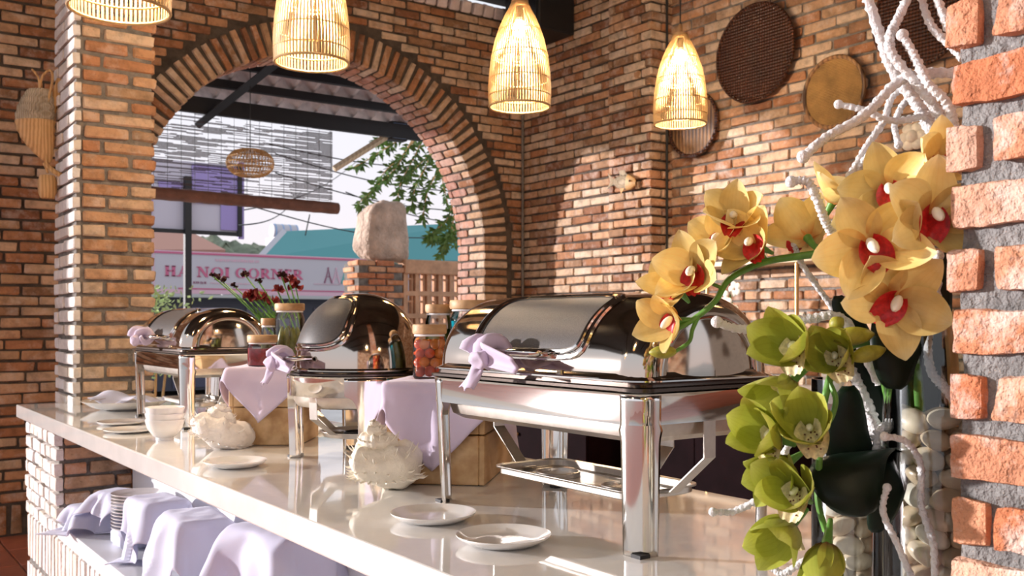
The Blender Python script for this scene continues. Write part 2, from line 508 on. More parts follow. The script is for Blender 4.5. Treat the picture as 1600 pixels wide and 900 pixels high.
M['weave_rib'] = weave_mat('brown_ribbed_weave', (.07, .03, .012), (.34, .18, .075), 60, .6, True)
M['weave_pale'] = weave_mat('pale_bamboo_weave', (.48, .36, .22), (.70, .58, .42), 260)

def emis(name, col, s):
    m, nt, bs, out = new_mat(name)
    bs.inputs['Base Color'].default_value = (*col, 1)
    bs.inputs['Emission Color'].default_value = (*col, 1); bs.inputs['Emission Strength'].default_value = s
    return m
M['bulb'] = emis('glowing_bulb', (1.0, .78, .45), 45.0)
# ================================================================ STRUCTURE
rng = random.Random(7)
BL, BD, BH = .20, .06, .05
def brick_variant(seed, mat, hi=False):
    r = random.Random(seed)
    mb = MB()
    if not hi:
        v, f = chamfer(BL / 2, BD / 2, BH / 2, .006)
        v = [(p[0] + r.uniform(-.004, .004), p[1] + r.uniform(-.003, .003), p[2] + r.uniform(-.0035, .0035)) for p in v]
        mb.add(v, f)
        return mb.mesh('brick', mat, True, 25)
    # worn close-up brick: dense rounded box pushed about by noise
    n = (34, 6, 12)
    def P(a, b, c):
        q = Vector((a * BL / 2, b * BD / 2, c * BH / 2))
        k = Vector((max(-BL / 2 + .0035, min(BL / 2 - .0035, q.x)), max(-BD / 2 + .0035, min(BD / 2 - .0035, q.y)), max(-BH / 2 + .0035, min(BH / 2 - .0035, q.z))))
        dlt = q - k
        if dlt.length > 1e-6: q = k + dlt.normalized() * min(dlt.length, .0035)
        o = Vector((seed * 1.3, seed * 2.1, 0))
        w = noise.noise(q * 22 + o) * .0035 + noise.noise(q * 70 + o) * .0016 + noise.noise(q * 190 + o) * .0007
        return q + Vector((dlt.x * .3, -1 if b < 0 else 1, 0)).normalized() * w + Vector((noise.noise(q * 24 + o * 2) * .005 + noise.noise(q * 75 + o) * .002, 0, noise.noise(q * 26 - o) * .0045 + noise.noise(q * 80 - o) * .0018))
    idx = {}
    def vid(i, j, k):
        key = (i, j, k)
        if key not in idx:
            idx[key] = len(mb.v); mb.v.append(tuple(P(2 * i / n[0] - 1, 2 * j / n[1] - 1, 2 * k / n[2] - 1)))
        return idx[key]
    for i in range(n[0]):
        for k in range(n[2]):
            mb.f.append((vid(i, 0, k), vid(i + 1, 0, k), vid(i + 1, 0, k + 1), vid(i, 0, k + 1)))
            mb.f.append((vid(i, n[1], k), vid(i, n[1], k + 1), vid(i + 1, n[1], k + 1), vid(i + 1, n[1], k)))
        for j in range(n[1]):
            mb.f.append((vid(i, j, 0), vid(i, j + 1, 0), vid(i + 1, j + 1, 0), vid(i + 1, j, 0)))
            mb.f.append((vid(i, j, n[2]), vid(i + 1, j, n[2]), vid(i + 1, j + 1, n[2]), vid(i, j + 1, n[2])))
    for j in range(n[1]):
        for k in range(n[2]):
            mb.f.append((vid(0, j, k), vid(0, j, k + 1), vid(0, j + 1, k + 1), vid(0, j + 1, k)))
            mb.f.append((vid(n[0], j, k), vid(n[0], j + 1, k), vid(n[0], j + 1, k + 1), vid(n[0], j, k + 1)))
    return mb.mesh('brick', mat, True, 60)
VAR = {}
def variants(key, hi=False):
    if key not in VAR: VAR[key] = [brick_variant(100 + i, M[key], hi) for i in range(8)]
    return VAR[key]

class Brick:
    __slots__ = ('p', 's', 'e', 'k')
    def __init__(b, p, s, e, k): b.p = p; b.s = s; b.e = e; b.k = k
    def mat(b):
        return Matrix.LocRotScale(b.p, Euler(b.e), Vector(b.s))

def lay(origin, ang, length, z0, z1, course=.0645, bl=.205, joint=.014, cut=None, own0=None, own1=None, proud=.014, shift=0.0, jit=.004, dp=.06, bh=None, cd=.105):
    """bricks of one wall face; the face looks to the right-hand side of the running direction"""
    out = []
    dx, dy = math.cos(ang), math.sin(ang)
    nx, ny = dy, -dx
    rows = int((z1 - z0) / course + 1e-6)
    for r in range(rows):
        z = z0 + (r + .5) * course
        a0 = 0.0 if (own0 is None or r % 2 == own0) else cd + joint * (.6 if cd < .05 else 1)
        a1 = length if (own1 is None or r % 2 == own1) else length - cd - joint
        u = a0 - (0 if own0 is not None else (r % 2) * (bl + joint) * .5 + shift + rng.uniform(-.012, .012))
        while u < a1 - .02:
            L = bl + rng.uniform(-.008, .008)
            a, b = max(u, a0), min(u + L, a1)
            if a1 - b < .055: b = a1
            pcs = [(a, b)]
            if cut:
                for (c0, c1) in cut(z):
                    nx_ = []
                    for (p, q) in pcs:
                        if q <= c0 or p >= c1: nx_.append((p, q)); continue
                        if p < c0: nx_.append((p, c0))
                        if q > c1: nx_.append((c1, q))
                    pcs = nx_
            for (p, q) in pcs:
                if q - p < .022: continue
                d = dp
                if (own0 is not None and p < .001) or (own1 is not None and q > length - .001): d = cd
                h = (bh or course - joint) + rng.uniform(-.003, .002)
                pr = proud + rng.uniform(-jit, jit)
                c = (p + q) / 2
                off = pr - d / 2
                out.append(Brick(Vector((origin[0] + dx * c + nx * off, origin[1] + dy * c + ny * off, z + rng.uniform(-.002, .002))),
                                 ((q - p) / BL, d / BD, h / BH), (rng.uniform(-.01, .01), rng.uniform(-.012, .012), ang + rng.uniform(-.006, .006)), rng.randrange(8)))
            u = u + L + joint
    return out

HIDE = []   # photo rectangles where something nearer covers the wall
def seen(p, hides):
    u, v, d = pix(p)
    if not (-15 < u < 1615 and -15 < v < 915): return False
    return not any(a < u < c and b < v < e for (a, b, c, e) in hides)
def place(bricks, key, parent, limit=300, hides=(), name='brick', hi=False):
    vs = variants(key, hi)
    vis = [b for b in bricks if seen(b.p, hides)]
    vis.sort(key=lambda b: depth(b.p) / (b.s[0] ** .5))
    top = vis[:limit]; ids = set(id(b) for b in top)
    for b in top:
        o = link(name, vs[b.k], parent, b.p, b.e, b.s)
    rest = [b for b in bricks if id(b) not in ids]
    if rest:
        mb = MB()
        for b in rest:
            m = b.mat(); me = vs[b.k]
            mb.add([m @ v.co for v in me.vertices], [tuple(p.vertices) for p in me.polygons], rng.random())
        o = mb.build('distant_' + name + 's' if name == 'brick' else name + '_rest', M[key], parent, True, ang=25)
        o['kind'] = 'stuff'

def struct(name, mb, mat, **kw):
    o = mb.build(name, mat, **kw); o['kind'] = 'structure'; return o

# --- floor: terracotta tiles
mb = MB().box((1.5, 1.5, -.05), (14, 14, .09))
floor = struct('floor', mb, M['grout'], smooth=False)
tm = MB().box((0, 0, 0), (.392, .392, .012), ch=.003).mesh('floor_tile', M['floor_tile'])
for i in range(-2, 4):
    for j in range(8, 17):
        link('floor_tile', tm, floor, (.30 + i * .4, .2 + j * .4, .0))
mb = MB()
for i in range(-12, 14):
    for j in range(-12, 17):
        if -2 <= i < 4 and 8 <= j < 17: continue
        mb.box((.30 + i * .4, .2 + j * .4, 0), (.392, .392, .012))
o = mb.build('floor_tile_field', M['floor_tile'], floor, False); o['kind'] = 'stuff'

# --- ceiling
mb = MB().box((.35, .85, 4.02), (9.7, 11.9, .10))
for i in range(7): mb.box((.35, -4.6 + i * 1.75, 3.93), (9.7, .12, .14))
ceiling = struct('ceiling', mb, M['ceiling'], smooth=False)

# --- back wall with the arch
YB, YT = 6.4, 6.776
ACX, ACZ, AR, ARO = 3.0146, 1.827, 1.336, 1.60
WTOP = 3.70
def arch_wall(rad, y0, y1, x0, x1, top):
    mb = MB()
    ang = [PI * i / 48 for i in range(49)]
    pts = [(ACX - rad, 0.0)] + [(ACX - rad * math.cos(a), ACZ + rad * math.sin(a)) for a in ang] + [(ACX + rad, 0.0)]
    for y, fl in ((y0, False), (y1, True)):
        def quad(a, b, c, d):
            q = [(a[0], y, a[1]), (b[0], y, b[1]), (c[0], y, c[1]), (d[0], y, d[1])]
            mb.add(q, [(3, 2, 1, 0)] if fl else [(0, 1, 2, 3)])
        quad((x0, 0), (ACX - rad, 0), (ACX - rad, top), (x0, top))
        quad((ACX + rad, 0), (x1, 0), (x1, top), (ACX + rad, top))
        for i in range(1, len(pts) - 2):
            p, q = pts[i], pts[i + 1]
            quad(p, q, (q[0], top), (p[0], top))
    for i in range(len(pts) - 1):
        p, q = pts[i], pts[i + 1]
        mb.add([(p[0], y0, p[1]), (p[0], y1, p[1]), (q[0], y1, q[1]), (q[0], y0, q[1])], [(0, 1, 2, 3)])
    mb.add([(x0, y0, top), (x1, y0, top), (x1, y1, top), (x0, y1, top)], [(0, 1, 2, 3)])
    mb.add([(x0, y0, 0), (x0, y1, 0), (x0, y1, top), (x0, y0, top)], [(3, 2, 1, 0)])
    mb.add([(x1, y0, 0), (x1, y1, 0), (x1, y1, top), (x1, y0, top)], [(0, 1, 2, 3)])
    return mb
wall_back = struct('wall_back', arch_wall(AR + .014, YB, YT - .014, -.4, 4.80, WTOP), M['mortar_dark'], smooth=False)
X0B = -.385
def arch_cut(z):
    o = ARO + .012
    if z <= ACZ: h = o
    else:
        k = o * o - (z - ACZ) ** 2
        if k <= 0: return []
        h = math.sqrt(k) + .006
    return [(ACX - h - X0B, ACX + h - X0B)]
BW = lay((X0B, YB), 0.0, 4.745 - X0B, .20, WTOP, cut=arch_cut)
# soldier course along the floor
for i in range(19):
    BW.append(Brick(Vector((X0B + .03 + i * .085, YB + .016, .10)), (.17 / BL, 1.0, .055 / BH), (0, -PI / 2, 0), rng.randrange(8)))
hide_back = [(88, 0, 240, 640), (-20, 845, 2000, 920), (240, 470, 2000, 920), (27, 632, 240, 920), (1020, 0, 1700, 920)]
place(BW, 'brick', wall_back, 300, hide_back)
# voussoirs of the arch ring, jamb blocks, soffit bricks
NV = 64
VB, SB = [], []
for i in range(NV):
    th = PI * (i + .5) / NV
    rad = AR + .113 + rng.uniform(-.003, .003)
    d = .11 if i % 2 else .215
    VB.append(Brick(Vector((ACX + rad * math.cos(th), YB - .016 + d / 2, ACZ + rad * math.sin(th))), (.226 / BL, d / BD, .047 / BH), (0, -th, 0), rng.randrange(8)))
    y = YB + d
    while y < YT - .02:
        e = min(y + .205, YT)
        if YT - e < .05: e = YT
        SB.append(Brick(Vector((ACX + (AR + .028) * math.cos(th), (y + .012 + e) / 2, ACZ + (AR + .028) * math.sin(th))), (.052 / BL, (e - y - .012) / BD, .052 / BH), (0, -th, 0), rng.randrange(8)))
        y = e
rows = int(ACZ / .0655)
for r in range(rows):
    z = ACZ - (r + .5) * .0655
    d = .11 if r % 2 else .215
    for sx in (1, -1):
        VB.append(Brick(Vector((ACX + sx * (AR + .113), YB - .014 + d / 2, z)), (.226 / BL, d / BD, .050 / BH), (0, 0, 0), rng.randrange(8)))
        y = YB + d
        while y < YT - .02:
            e = min(y + .205, YT)
            if YT - e < .05: e = YT
            SB.append(Brick(Vector((ACX + sx * (AR + .028), (y + .012 + e) / 2, z)), (.052 / BL, (e - y - .012) / BD, .050 / BH), (0, 0, 0), rng.randrange(8)))
            y = e
place(VB, 'brick', wall_back, 300, hide_back, 'voussoir')
place(SB, 'brick_soffit', wall_back, 300, hide_back, 'soffit_brick')

# --- right wall: far stretch, then set back behind a corner
XA, YJ, XBW = 4.749, 4.896, 4.935
mb = MB().box((XA + .2, (YJ + .014 + YT) / 2, WTOP / 2 + .1), (.4, YT - YJ - .014, WTOP + .2))
wall_far = struct('wall_right_far', mb, M['mortar_dark'], smooth=False)
RA = lay((XA, YB), -PI / 2, YB - 5.33, .2, 3.84, proud=.014)
RA += lay((XA - .004, 5.325), -PI / 2, 5.325 - YJ, .2, 3.84, proud=.026, own1=0, shift=.05)
RA += lay((XA - .028, YJ), 0.0, XBW - XA + .028, .2, 3.84, own0=1)
place(RA, 'brick', wall_far, 300, [(0, 0, 815, 900), (700, 470, 1020, 900), (1000, 510, 2000, 920), (760, 0, 862, 170)])
mb = MB().box((XBW + .2, 1.2, WTOP / 2 + .1), (.4, 2 * (YJ - 1.2), WTOP + .2))
wall_near = struct('wall_right_near', mb, M['mortar'], smooth=False)
RB = lay((XBW, YJ + .02), -PI / 2, YJ - .2, .2, 3.84, course=.067, bl=.215)
place(RB, 'brick', wall_near, 300, [(1490, 0, 1700, 920), (900, 520, 1700, 920), (1290, 220, 1500, 920)])

# --- wall at the far side of the dining room, behind the camera
wf = struct('wall_front', MB().box((1.0, -5.1, 1.98), (8.4, .3, 3.96)), M['mortar'], smooth=False)
FB = lay((4.9, -4.95), PI, 8.0, .2, 3.9, course=.13, bl=.42, joint=.02)
place(FB, 'brick', wf, 0)

# --- roof-tile course on top of the back wall
tb = MB().box((0, 0, 0), (.085, .30, .09), ch=.008).mesh('ridge_tile', M['rooftile'])
trim = struct('trim_1', MB().box((2.2, YB + .18, WTOP + .012), (5.1, .34, .02)), M['mortar_dark'], smooth=False)
for i in range(44):
    link('ridge_tile', tb, trim, (4.70 - i * .105, YB + .11, WTOP + .068), (R_(14), 0, R_(rng.uniform(-4, 4))))

# --- brick pillars
def pillar(name, x0, x1, y0, y1, z0, z1, label, mats, course, bl, near=False, **kw):
    t = thing(name, label, 'pillar', ((x0 + x1) / 2, (y0 + y1) / 2, z0))
    return t
px0, px1, py0, py1 = .99, 1.345, 4.775, 5.19
lp = thing('brick_pillar', 'square orange brick pillar with whitish left side at the far end of the white counter', 'pillar', (0, 0, 0))
MB().box(((px0 + px1) / 2, (py0 + py1) / 2, 1.98), (px1 - px0 - .02, py1 - py0 - .02, 3.96)).build('pillar_core', M['mortar'], lp, False)
PF = lay((px0 + .034, py0), 0.0, px1 - px0 - .034, .02, 3.9, course=.0655, bl=.19, joint=.017, own1=1, proud=.006, jit=.005)
PF2 = lay((px1, py0), PI / 2, py1 - py0, .02, 3.9, course=.0655, bl=.19, joint=.017, own0=0, own1=1, proud=.006)
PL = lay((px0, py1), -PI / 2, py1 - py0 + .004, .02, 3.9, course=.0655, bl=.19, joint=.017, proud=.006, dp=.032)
place(PF + PF2, 'brick_pillar', lp, 280, [(0, 635, 300, 920)])
place(PL, 'brick_pale', lp, 280, [(0, 635, 300, 920)], name='side_brick')  # thin facing bricks, their pale colour imitates daylight on this side

nx0, nx1, ny0, ny1 = 1.0, 1.36, .10, .572
npil = thing('near_brick_pillar', 'close worn brick pillar with thick grey mortar at the right edge', 'pillar', (0, 0, 0))
core = MB()
core.box(((nx0 + nx1) / 2, (ny0 + ny1) / 2, 2.42), (nx1 - nx0 - .022, ny1 - ny0 - .022, 3.06))
core.build('pillar_core', M['mortar_near'], npil, False)
NP = lay((nx0, ny1), -PI / 2, ny1 - ny0, .892, 3.9, course=.0665, bl=.21, joint=.019, own0=1, own1=0, proud=.004, jit=.003, cd=.036)
NP2 = lay((nx1, ny1), PI, nx1 - nx0, .892, 3.9, course=.0665, bl=.21, joint=.019, own0=1, own1=0, proud=.004, cd=.036)
# mortar laid proud and uneven between the courses
def mort(s, t):
    y = ny1 - .004 - t * (ny1 - ny0 - .01); z = .90 + s * 1.0
    return (nx0 + .012 + vnoise((0, y, z), 26, 3) * .006 + vnoise((0, y, z), 80, 5) * .003, y, z)
MB().grid(mort, 150, 70).build('mortar_face', M['mortar_near'], npil, True, ang=80)
place(NP, 'brick_near', npil, 300, hi=True)
place(NP2, 'brick_near', npil, 0)

# ================================================================ BUFFET COUNTER
TOP = .89
CX0, CX1 = .78, 1.635
mb = MB()
poly = [(CX0, -.9), (CX1, -.9), (CX1, 4.765), (.982, 4.765), (.982, 4.967), (CX0, 4.967)]
mb.prism(poly, TOP - .058, TOP)
wt = mb.build('worktop', M['quartz'], None, False)
bv = wt.modifiers.new('edge', 'BEVEL'); bv.width = .004; bv.segments = 2; bv.limit_method = 'ANGLE'
tag(wt, 'long glossy cream quartz worktop with thick white front edge', 'worktop')
cb = thing('counter_base', 'brick and white panel base under the cream worktop with a lower shelf', 'counter')
PX = 1.085
MB().box(((PX + 1.60) / 2, 1.66, .416), (1.60 - PX, 5.0, .832)).build('back_panel', M['white_panel'], cb, False)
SHZ = .478
sh = MB().box(((.80 + PX) / 2, 1.63, SHZ - .03), (PX - .80, 5.06, .06)).build('shelf', M['white_panel'], cb, False)
bv = sh.modifiers.new('edge', 'BEVEL'); bv.width = .004; bv.segments = 2; bv.limit_method = 'ANGLE'
pier = MB().box(((.812 + PX) / 2, 4.50, .416), (PX - .812, .62, .830)).build('pier', M['mortar'], cb, False)
MB().box(((.812 + PX) / 2, 1.63, .209), (PX - .812, 5.04, .418)).build('plinth', M['mortar_pale'], cb, False)
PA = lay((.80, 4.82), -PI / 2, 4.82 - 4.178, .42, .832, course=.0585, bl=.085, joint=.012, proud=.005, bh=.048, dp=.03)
place(PA, 'brick_pale', pier, 200)  # pier front in the whitened brick, daylight painted in
PB = lay((.83, 4.178), 0.0, PX - .83, SHZ + .002, .832, course=.0585, bl=.19, joint=.016, proud=.012)
place(PB, 'brick_pillar', pier, 60)
PC = []
for i in range(60):
    y = 4.80 - i * .066
    PC.append(Brick(Vector((.835, y, .315)), (.19 / BL, 1, .050 / BH), (0, -PI / 2, -PI / 2), rng.randrange(8)))
    PC.append(Brick(Vector((.835, y, .105)), (.19 / BL, 1, .050 / BH), (0, -PI / 2, -PI / 2), rng.randrange(8)))
place(PC, 'brick_pale', cb, 120, name='soldier_brick')  # base course also coloured as if bleached out by daylight

# ================================================================ back counter by the right wall
bc = thing('back_counter', 'white topped counter with wooden drawers and dark doors along the right wall', 'counter')
t_ = MB().box((4.63, 2.45, .865), (.55, 4.7, .05)).build('counter_top', M['white_panel'], bc, False)
MB().box((4.67, 2.45, .42), (.45, 4.66, .84)).build('carcass', M['maroon'], bc, False)
dm = MB().box((0, 0, 0), (.03, .56, .19), ch=.004).mesh('drawer', M['drawerwood'])
km = MB().ball((0, 0, 0), .016).mesh('knob', M['brass'])
dd = MB().box((0, 0, 0), (.03, .56, .60), ch=.004).mesh('door', M['maroon'])
for i in range(8):
    y = .40 + i * .585
    a = link('drawer', dm, bc, (4.455, y, .735)); link('knob', km, a, (-.025, 0, 0))
    a = link('door', dd, bc, (4.455, y, .325)); link('knob', km, a, (-.025, .2, .2))

sb = thing('dark_sideboard', 'dark maroon sideboard standing along the far right brick wall', 'sideboard', (4.47, 5.62, 0))
MB().box((0, 0, .43), (.46, 1.30, .86)).build('carcass', M['maroon'], sb, False)
MB().box((-.01, 0, .875), (.50, 1.34, .03), ch=.004).build('top', M['maroon'], sb, False)
for i in range(3):
    a = MB().box((-.24, -.43 + i * .43, .43), (.02, .41, .80), ch=.004).build('door', M['maroon'], sb, False)
    MB().ball((-.262, -.30 + i * .43, .45), .014).build('knob', M['brass'], a)
# ================================================================ CHAFING DISHES
def rrect(hx, hy, r, k=6):
    out = []
    for (cx, cy, a0) in ((hx - r, hy - r, 0), (-hx + r, hy - r, 90), (-hx + r, -hy + r, 180), (hx - r, -hy + r, 270)):
        for i in range(k + 1):
            a = R_(a0 + 90 * i / k)
            out.append((cx + r * math.cos(a), cy + r * math.sin(a)))
    return out
def ring_sheet(mb, sections):
    """closed outlines stacked: list of (outline points, z)"""
    n = len(sections[0][0])
    v = [(p[0], p[1], z) for (o, z) in sections for p in o]
    f = []
    for i in range(len(sections) - 1):
        for j in range(n):
            f.append((i * n + j, i * n + (j + 1) % n, (i + 1) * n + (j + 1) % n, (i + 1) * n + j))
    return mb.add(v, f)
def cap_sheet(mb, o, z, up=True):
    v = [(p[0], p[1], z) for p in o]
    return mb.add(v, [tuple(range(len(v)))] if up else [tuple(range(len(v)))[::-1]])

HX, HY = .17, .32
LZ0, LH, LHX, LHY = .287, .145, .166, .318
def lid_pt(a, y, k, off=0.0):
    ca, sa = math.cos(a), math.sin(a)
    x = -math.copysign(abs(ca) ** .93, ca) * (LHX * k + off)
    z = LZ0 + abs(sa) ** .95 * (LH * (k * .9 + .1) + off)
    return Vector((x, y, z))
def make_rect_chafer(label):
    t = thing('chafing_dish', label, 'chafing dish')
    mb = MB()
    ring_sheet(mb, [(rrect(HX - .008, HY - .008, .025), .2138), (rrect(HX, HY, .03), .2145), (rrect(HX, HY, .03), .258), (rrect(HX + .003, HY + .003, .033), .2635), (rrect(HX - .012, HY - .012, .02), .2645)])
    mb.build('rail', M['steel'], t, solid=.0022)
    for sx in (-1, 1):
        for sy in (-1, 1):
            mb = MB()
            def leg(s, w, sx=sx, sy=sy):
                z = (.215 * w / .8 if w < .8 else .2157 + .0463 * (w - .8) / .2)
                arm = .046 - .007 * (1 - w)
                if .180 < z < .2155: arm += .016 * (1 - math.sqrt(max(0, 1 - min(1, (z - .180) / .035) ** 2)))
                r = .034; L1 = arm - r; tot = 2 * L1 + r * PI / 2; q = s * tot
                if q < L1: x, y = HX - arm + q, HY
                elif q > tot - L1: x, y = HX, HY - arm + (tot - q)
                else:
                    al = (q - L1) / r
                    x, y = HX - r + r * math.sin(al), HY - r + r * math.cos(al)
                g = .0018 - .010 * (1 - w)
                return Vector((sx * (x + g), sy * (y + g), z))
            mb.grid(leg, 17, 26)
            lo = mb.build('leg', M['steel_leg'], t, solid=.003)
            MB().box((sx * (HX - .018), sy * (HY - .018), .003), (.022, .022, .006)).build('foot', M['black'], lo, False)
    mb = MB()
    ring_sheet(mb, [(rrect(HX - .022, HY - .022, .03), .262), (rrect(HX - .022, HY - .022, .03), .205), (rrect(HX - .026, HY - .026, .03), .190), (rrect(HX - .042, HY - .042, .03), .180)])
    cap_sheet(mb, rrect(HX - .042, HY - .042, .03), .180, False)
    mb.build('water_pan', M['steel_matte'], t)
    mb = MB()
    ring_sheet(mb, [(rrect(HX + .004, HY + .004, .03), .266), (rrect(HX + .008, HY + .008, .034), .268), (rrect(HX + .008, HY + .008, .034), .273), (rrect(HX - .004, HY - .004, .03), .2745), (rrect(HX - .006, HY - .006, .03), .283)])
    mb.build('pan_rim', M['steel_dark'], t)
    # roll-top lid
    prof = [(0, 1.0), (.5, 1.0), (LHY - .10, 1.0), (LHY - .052, 1.0)]
    for i in range(1, 9):
        ph = R_(84 * i / 8); prof.append((LHY - .052 + .052 * math.sin(ph), 1 - .30 * (1 - math.cos(ph))))
    prof += [(LHY + .0005, .67), (LHY - .001, .655), (LHY - .006, .645), (LHY - .005, .62), (LHY + .001, .45), (LHY + .004, .2), (LHY + .0045, .004)]
    prof = [(p[0] * 1.0 if p[0] != .5 else .12, p[1]) for p in prof]
    full = [(-y, k) for (y, k) in prof[::-1][:-1]] + prof
    mb = MB(); na = 44
    v = [lid_pt(PI * i / (na - 1), y, k) for i in range(na) for (y, k) in full]
    m_ = len(full)
    f = [(i * m_ + j, (i + 1) * m_ + j, (i + 1) * m_ + j + 1, i * m_ + j + 1) for i in range(na - 1) for j in range(m_ - 1)]
    mb.add(v, f)
    lid = mb.build('lid', M['steel_lid'], t, ang=50)
    mb = MB()
    ring_sheet(mb, [(rrect(LHX - .002, LHY - .002, .06), .298), (rrect(LHX + .003, LHY + .003, .06), .290), (rrect(LHX + .009, LHY + .009, .05), .2855), (rrect(LHX + .009, LHY + .009, .05), .283), (rrect(LHX - .01, LHY - .01, .05), .2825)])
    mb.build('lid_lip', M['steel'], lid)
    # window with beaded frame
    A0, A1, WY = R_(15), R_(71), .158
    def wpt(p, q, off):
        return lid_pt((A0 + A1) / 2 + (A1 - A0) / 2 * p, WY * q, 1.0, off)
    def sq(p, q):
        return p * math.sqrt(max(0, 1 - .40 * q * q)) / math.sqrt(.60 + .40 * (1 - abs(q) ** 6)) if False else p
    def squircle(ang, n=7):
        c, s = math.cos(ang), math.sin(ang)
        k = (abs(c) ** n + abs(s) ** n) ** (-1 / n)
        return c * k, s * k
    mb = MB()
    mb.grid(lambda i, j: (lambda pq: wpt(pq[0] * j, pq[1] * j, .0022))(squircle(2 * PI * i)), 64, 9, closeu=True)
    mb.build('lid_window', M['lid_window'], lid)
    for (sc, rr) in ((1.0, .0045), (1.10, .0055)):
        pts = [wpt(squircle(2 * PI * i / 72)[0] * (sc + (.05 if sc > 1 else 0)), squircle(2 * PI * i / 72)[1] * sc, .0016) for i in range(73)]
        MB().tube(pts, rr, 6, False, flat=.7).build('window_bead', M['steel'], lid)
    MB().tube([wpt(squircle(2 * PI * i / 72)[0] * .965, squircle(2 * PI * i / 72)[1] * .975, .0024) for i in range(73)], .0022, 6, False, flat=.6).build('window_seal', M['black'], lid)
    hb = MB()
    hp = smooth_path([(-LHX + .004, .075, .325), (-LHX - .022, .072, .325), (-LHX - .034, .05, .325), (-LHX - .037, 0, .325), (-LHX - .034, -.05, .325), (-LHX - .022, -.072, .325), (-LHX + .004, -.075, .325)], 6)
    hb.tube(hp, .0075, 10)
    hb.build('handle', M['steel'], lid)
    # fuel shelf hung on bent straps
    for (dx, dy) in ((0, -1), (0, 1), (1, 0)):
        mb = MB()
        H_ = HY - .01 if dy else HX - .01
        path = [(H_, .235), (H_, .15), (H_ - .085, .078), (H_ - .12, .074)]
        if dx: path = [(H_, .235), (H_, .13), (H_ - .05, .078), (H_ - .09, .074)]
        w = .014 if dy else .018
        vs = []
        for (r, z) in path:
            for s in (-w, w):
                vs.append((s, dy * r, z) if dy else (dx * r, s - .05, z))
        mb.add(vs, [(2 * i, 2 * i + 1, 2 * i + 3, 2 * i + 2) for i in range(len(path) - 1)])
        mb.build('strap', M['steel_matte'], t, False, solid=.0025)
    mb = MB()
    o1, o2 = rrect(.085, .205, .03), rrect(.075, .195, .025)
    ring_sheet(mb, [(o2, .066), (o1, .070), (o1, .082), (rrect(.092, .212, .034), .084), (rrect(.092, .212, .034), .081)])
    cap_sheet(mb, o2, .066)
    mb.build('fuel_tray', M['steel_matte'], t, solid=.0015)
    for y in (-.1, .1):
        h = MB().lathe([(.045, .067), (.045, .076), (.041, .077), (.041, .071), (1e-6, .071)], 24, (0, y, 0)).build('fuel_holder', M['steel_matte'], t)
    return t
ch1 = make_rect_chafer('large rectangular steel chafing dish with roll-top lid nearest the yellow orchids')
ch1.location = (1.24, 1.452, TOP)
ch2 = copy_tree(ch1)
ch2.location = (1.235, 3.76, TOP)
ch2['label'] = 'rectangular steel chafing dish at the far end next to the brick pillar'
for c in (ch1, ch2): c['group'] = 'roll-top chafing dishes on the counter'

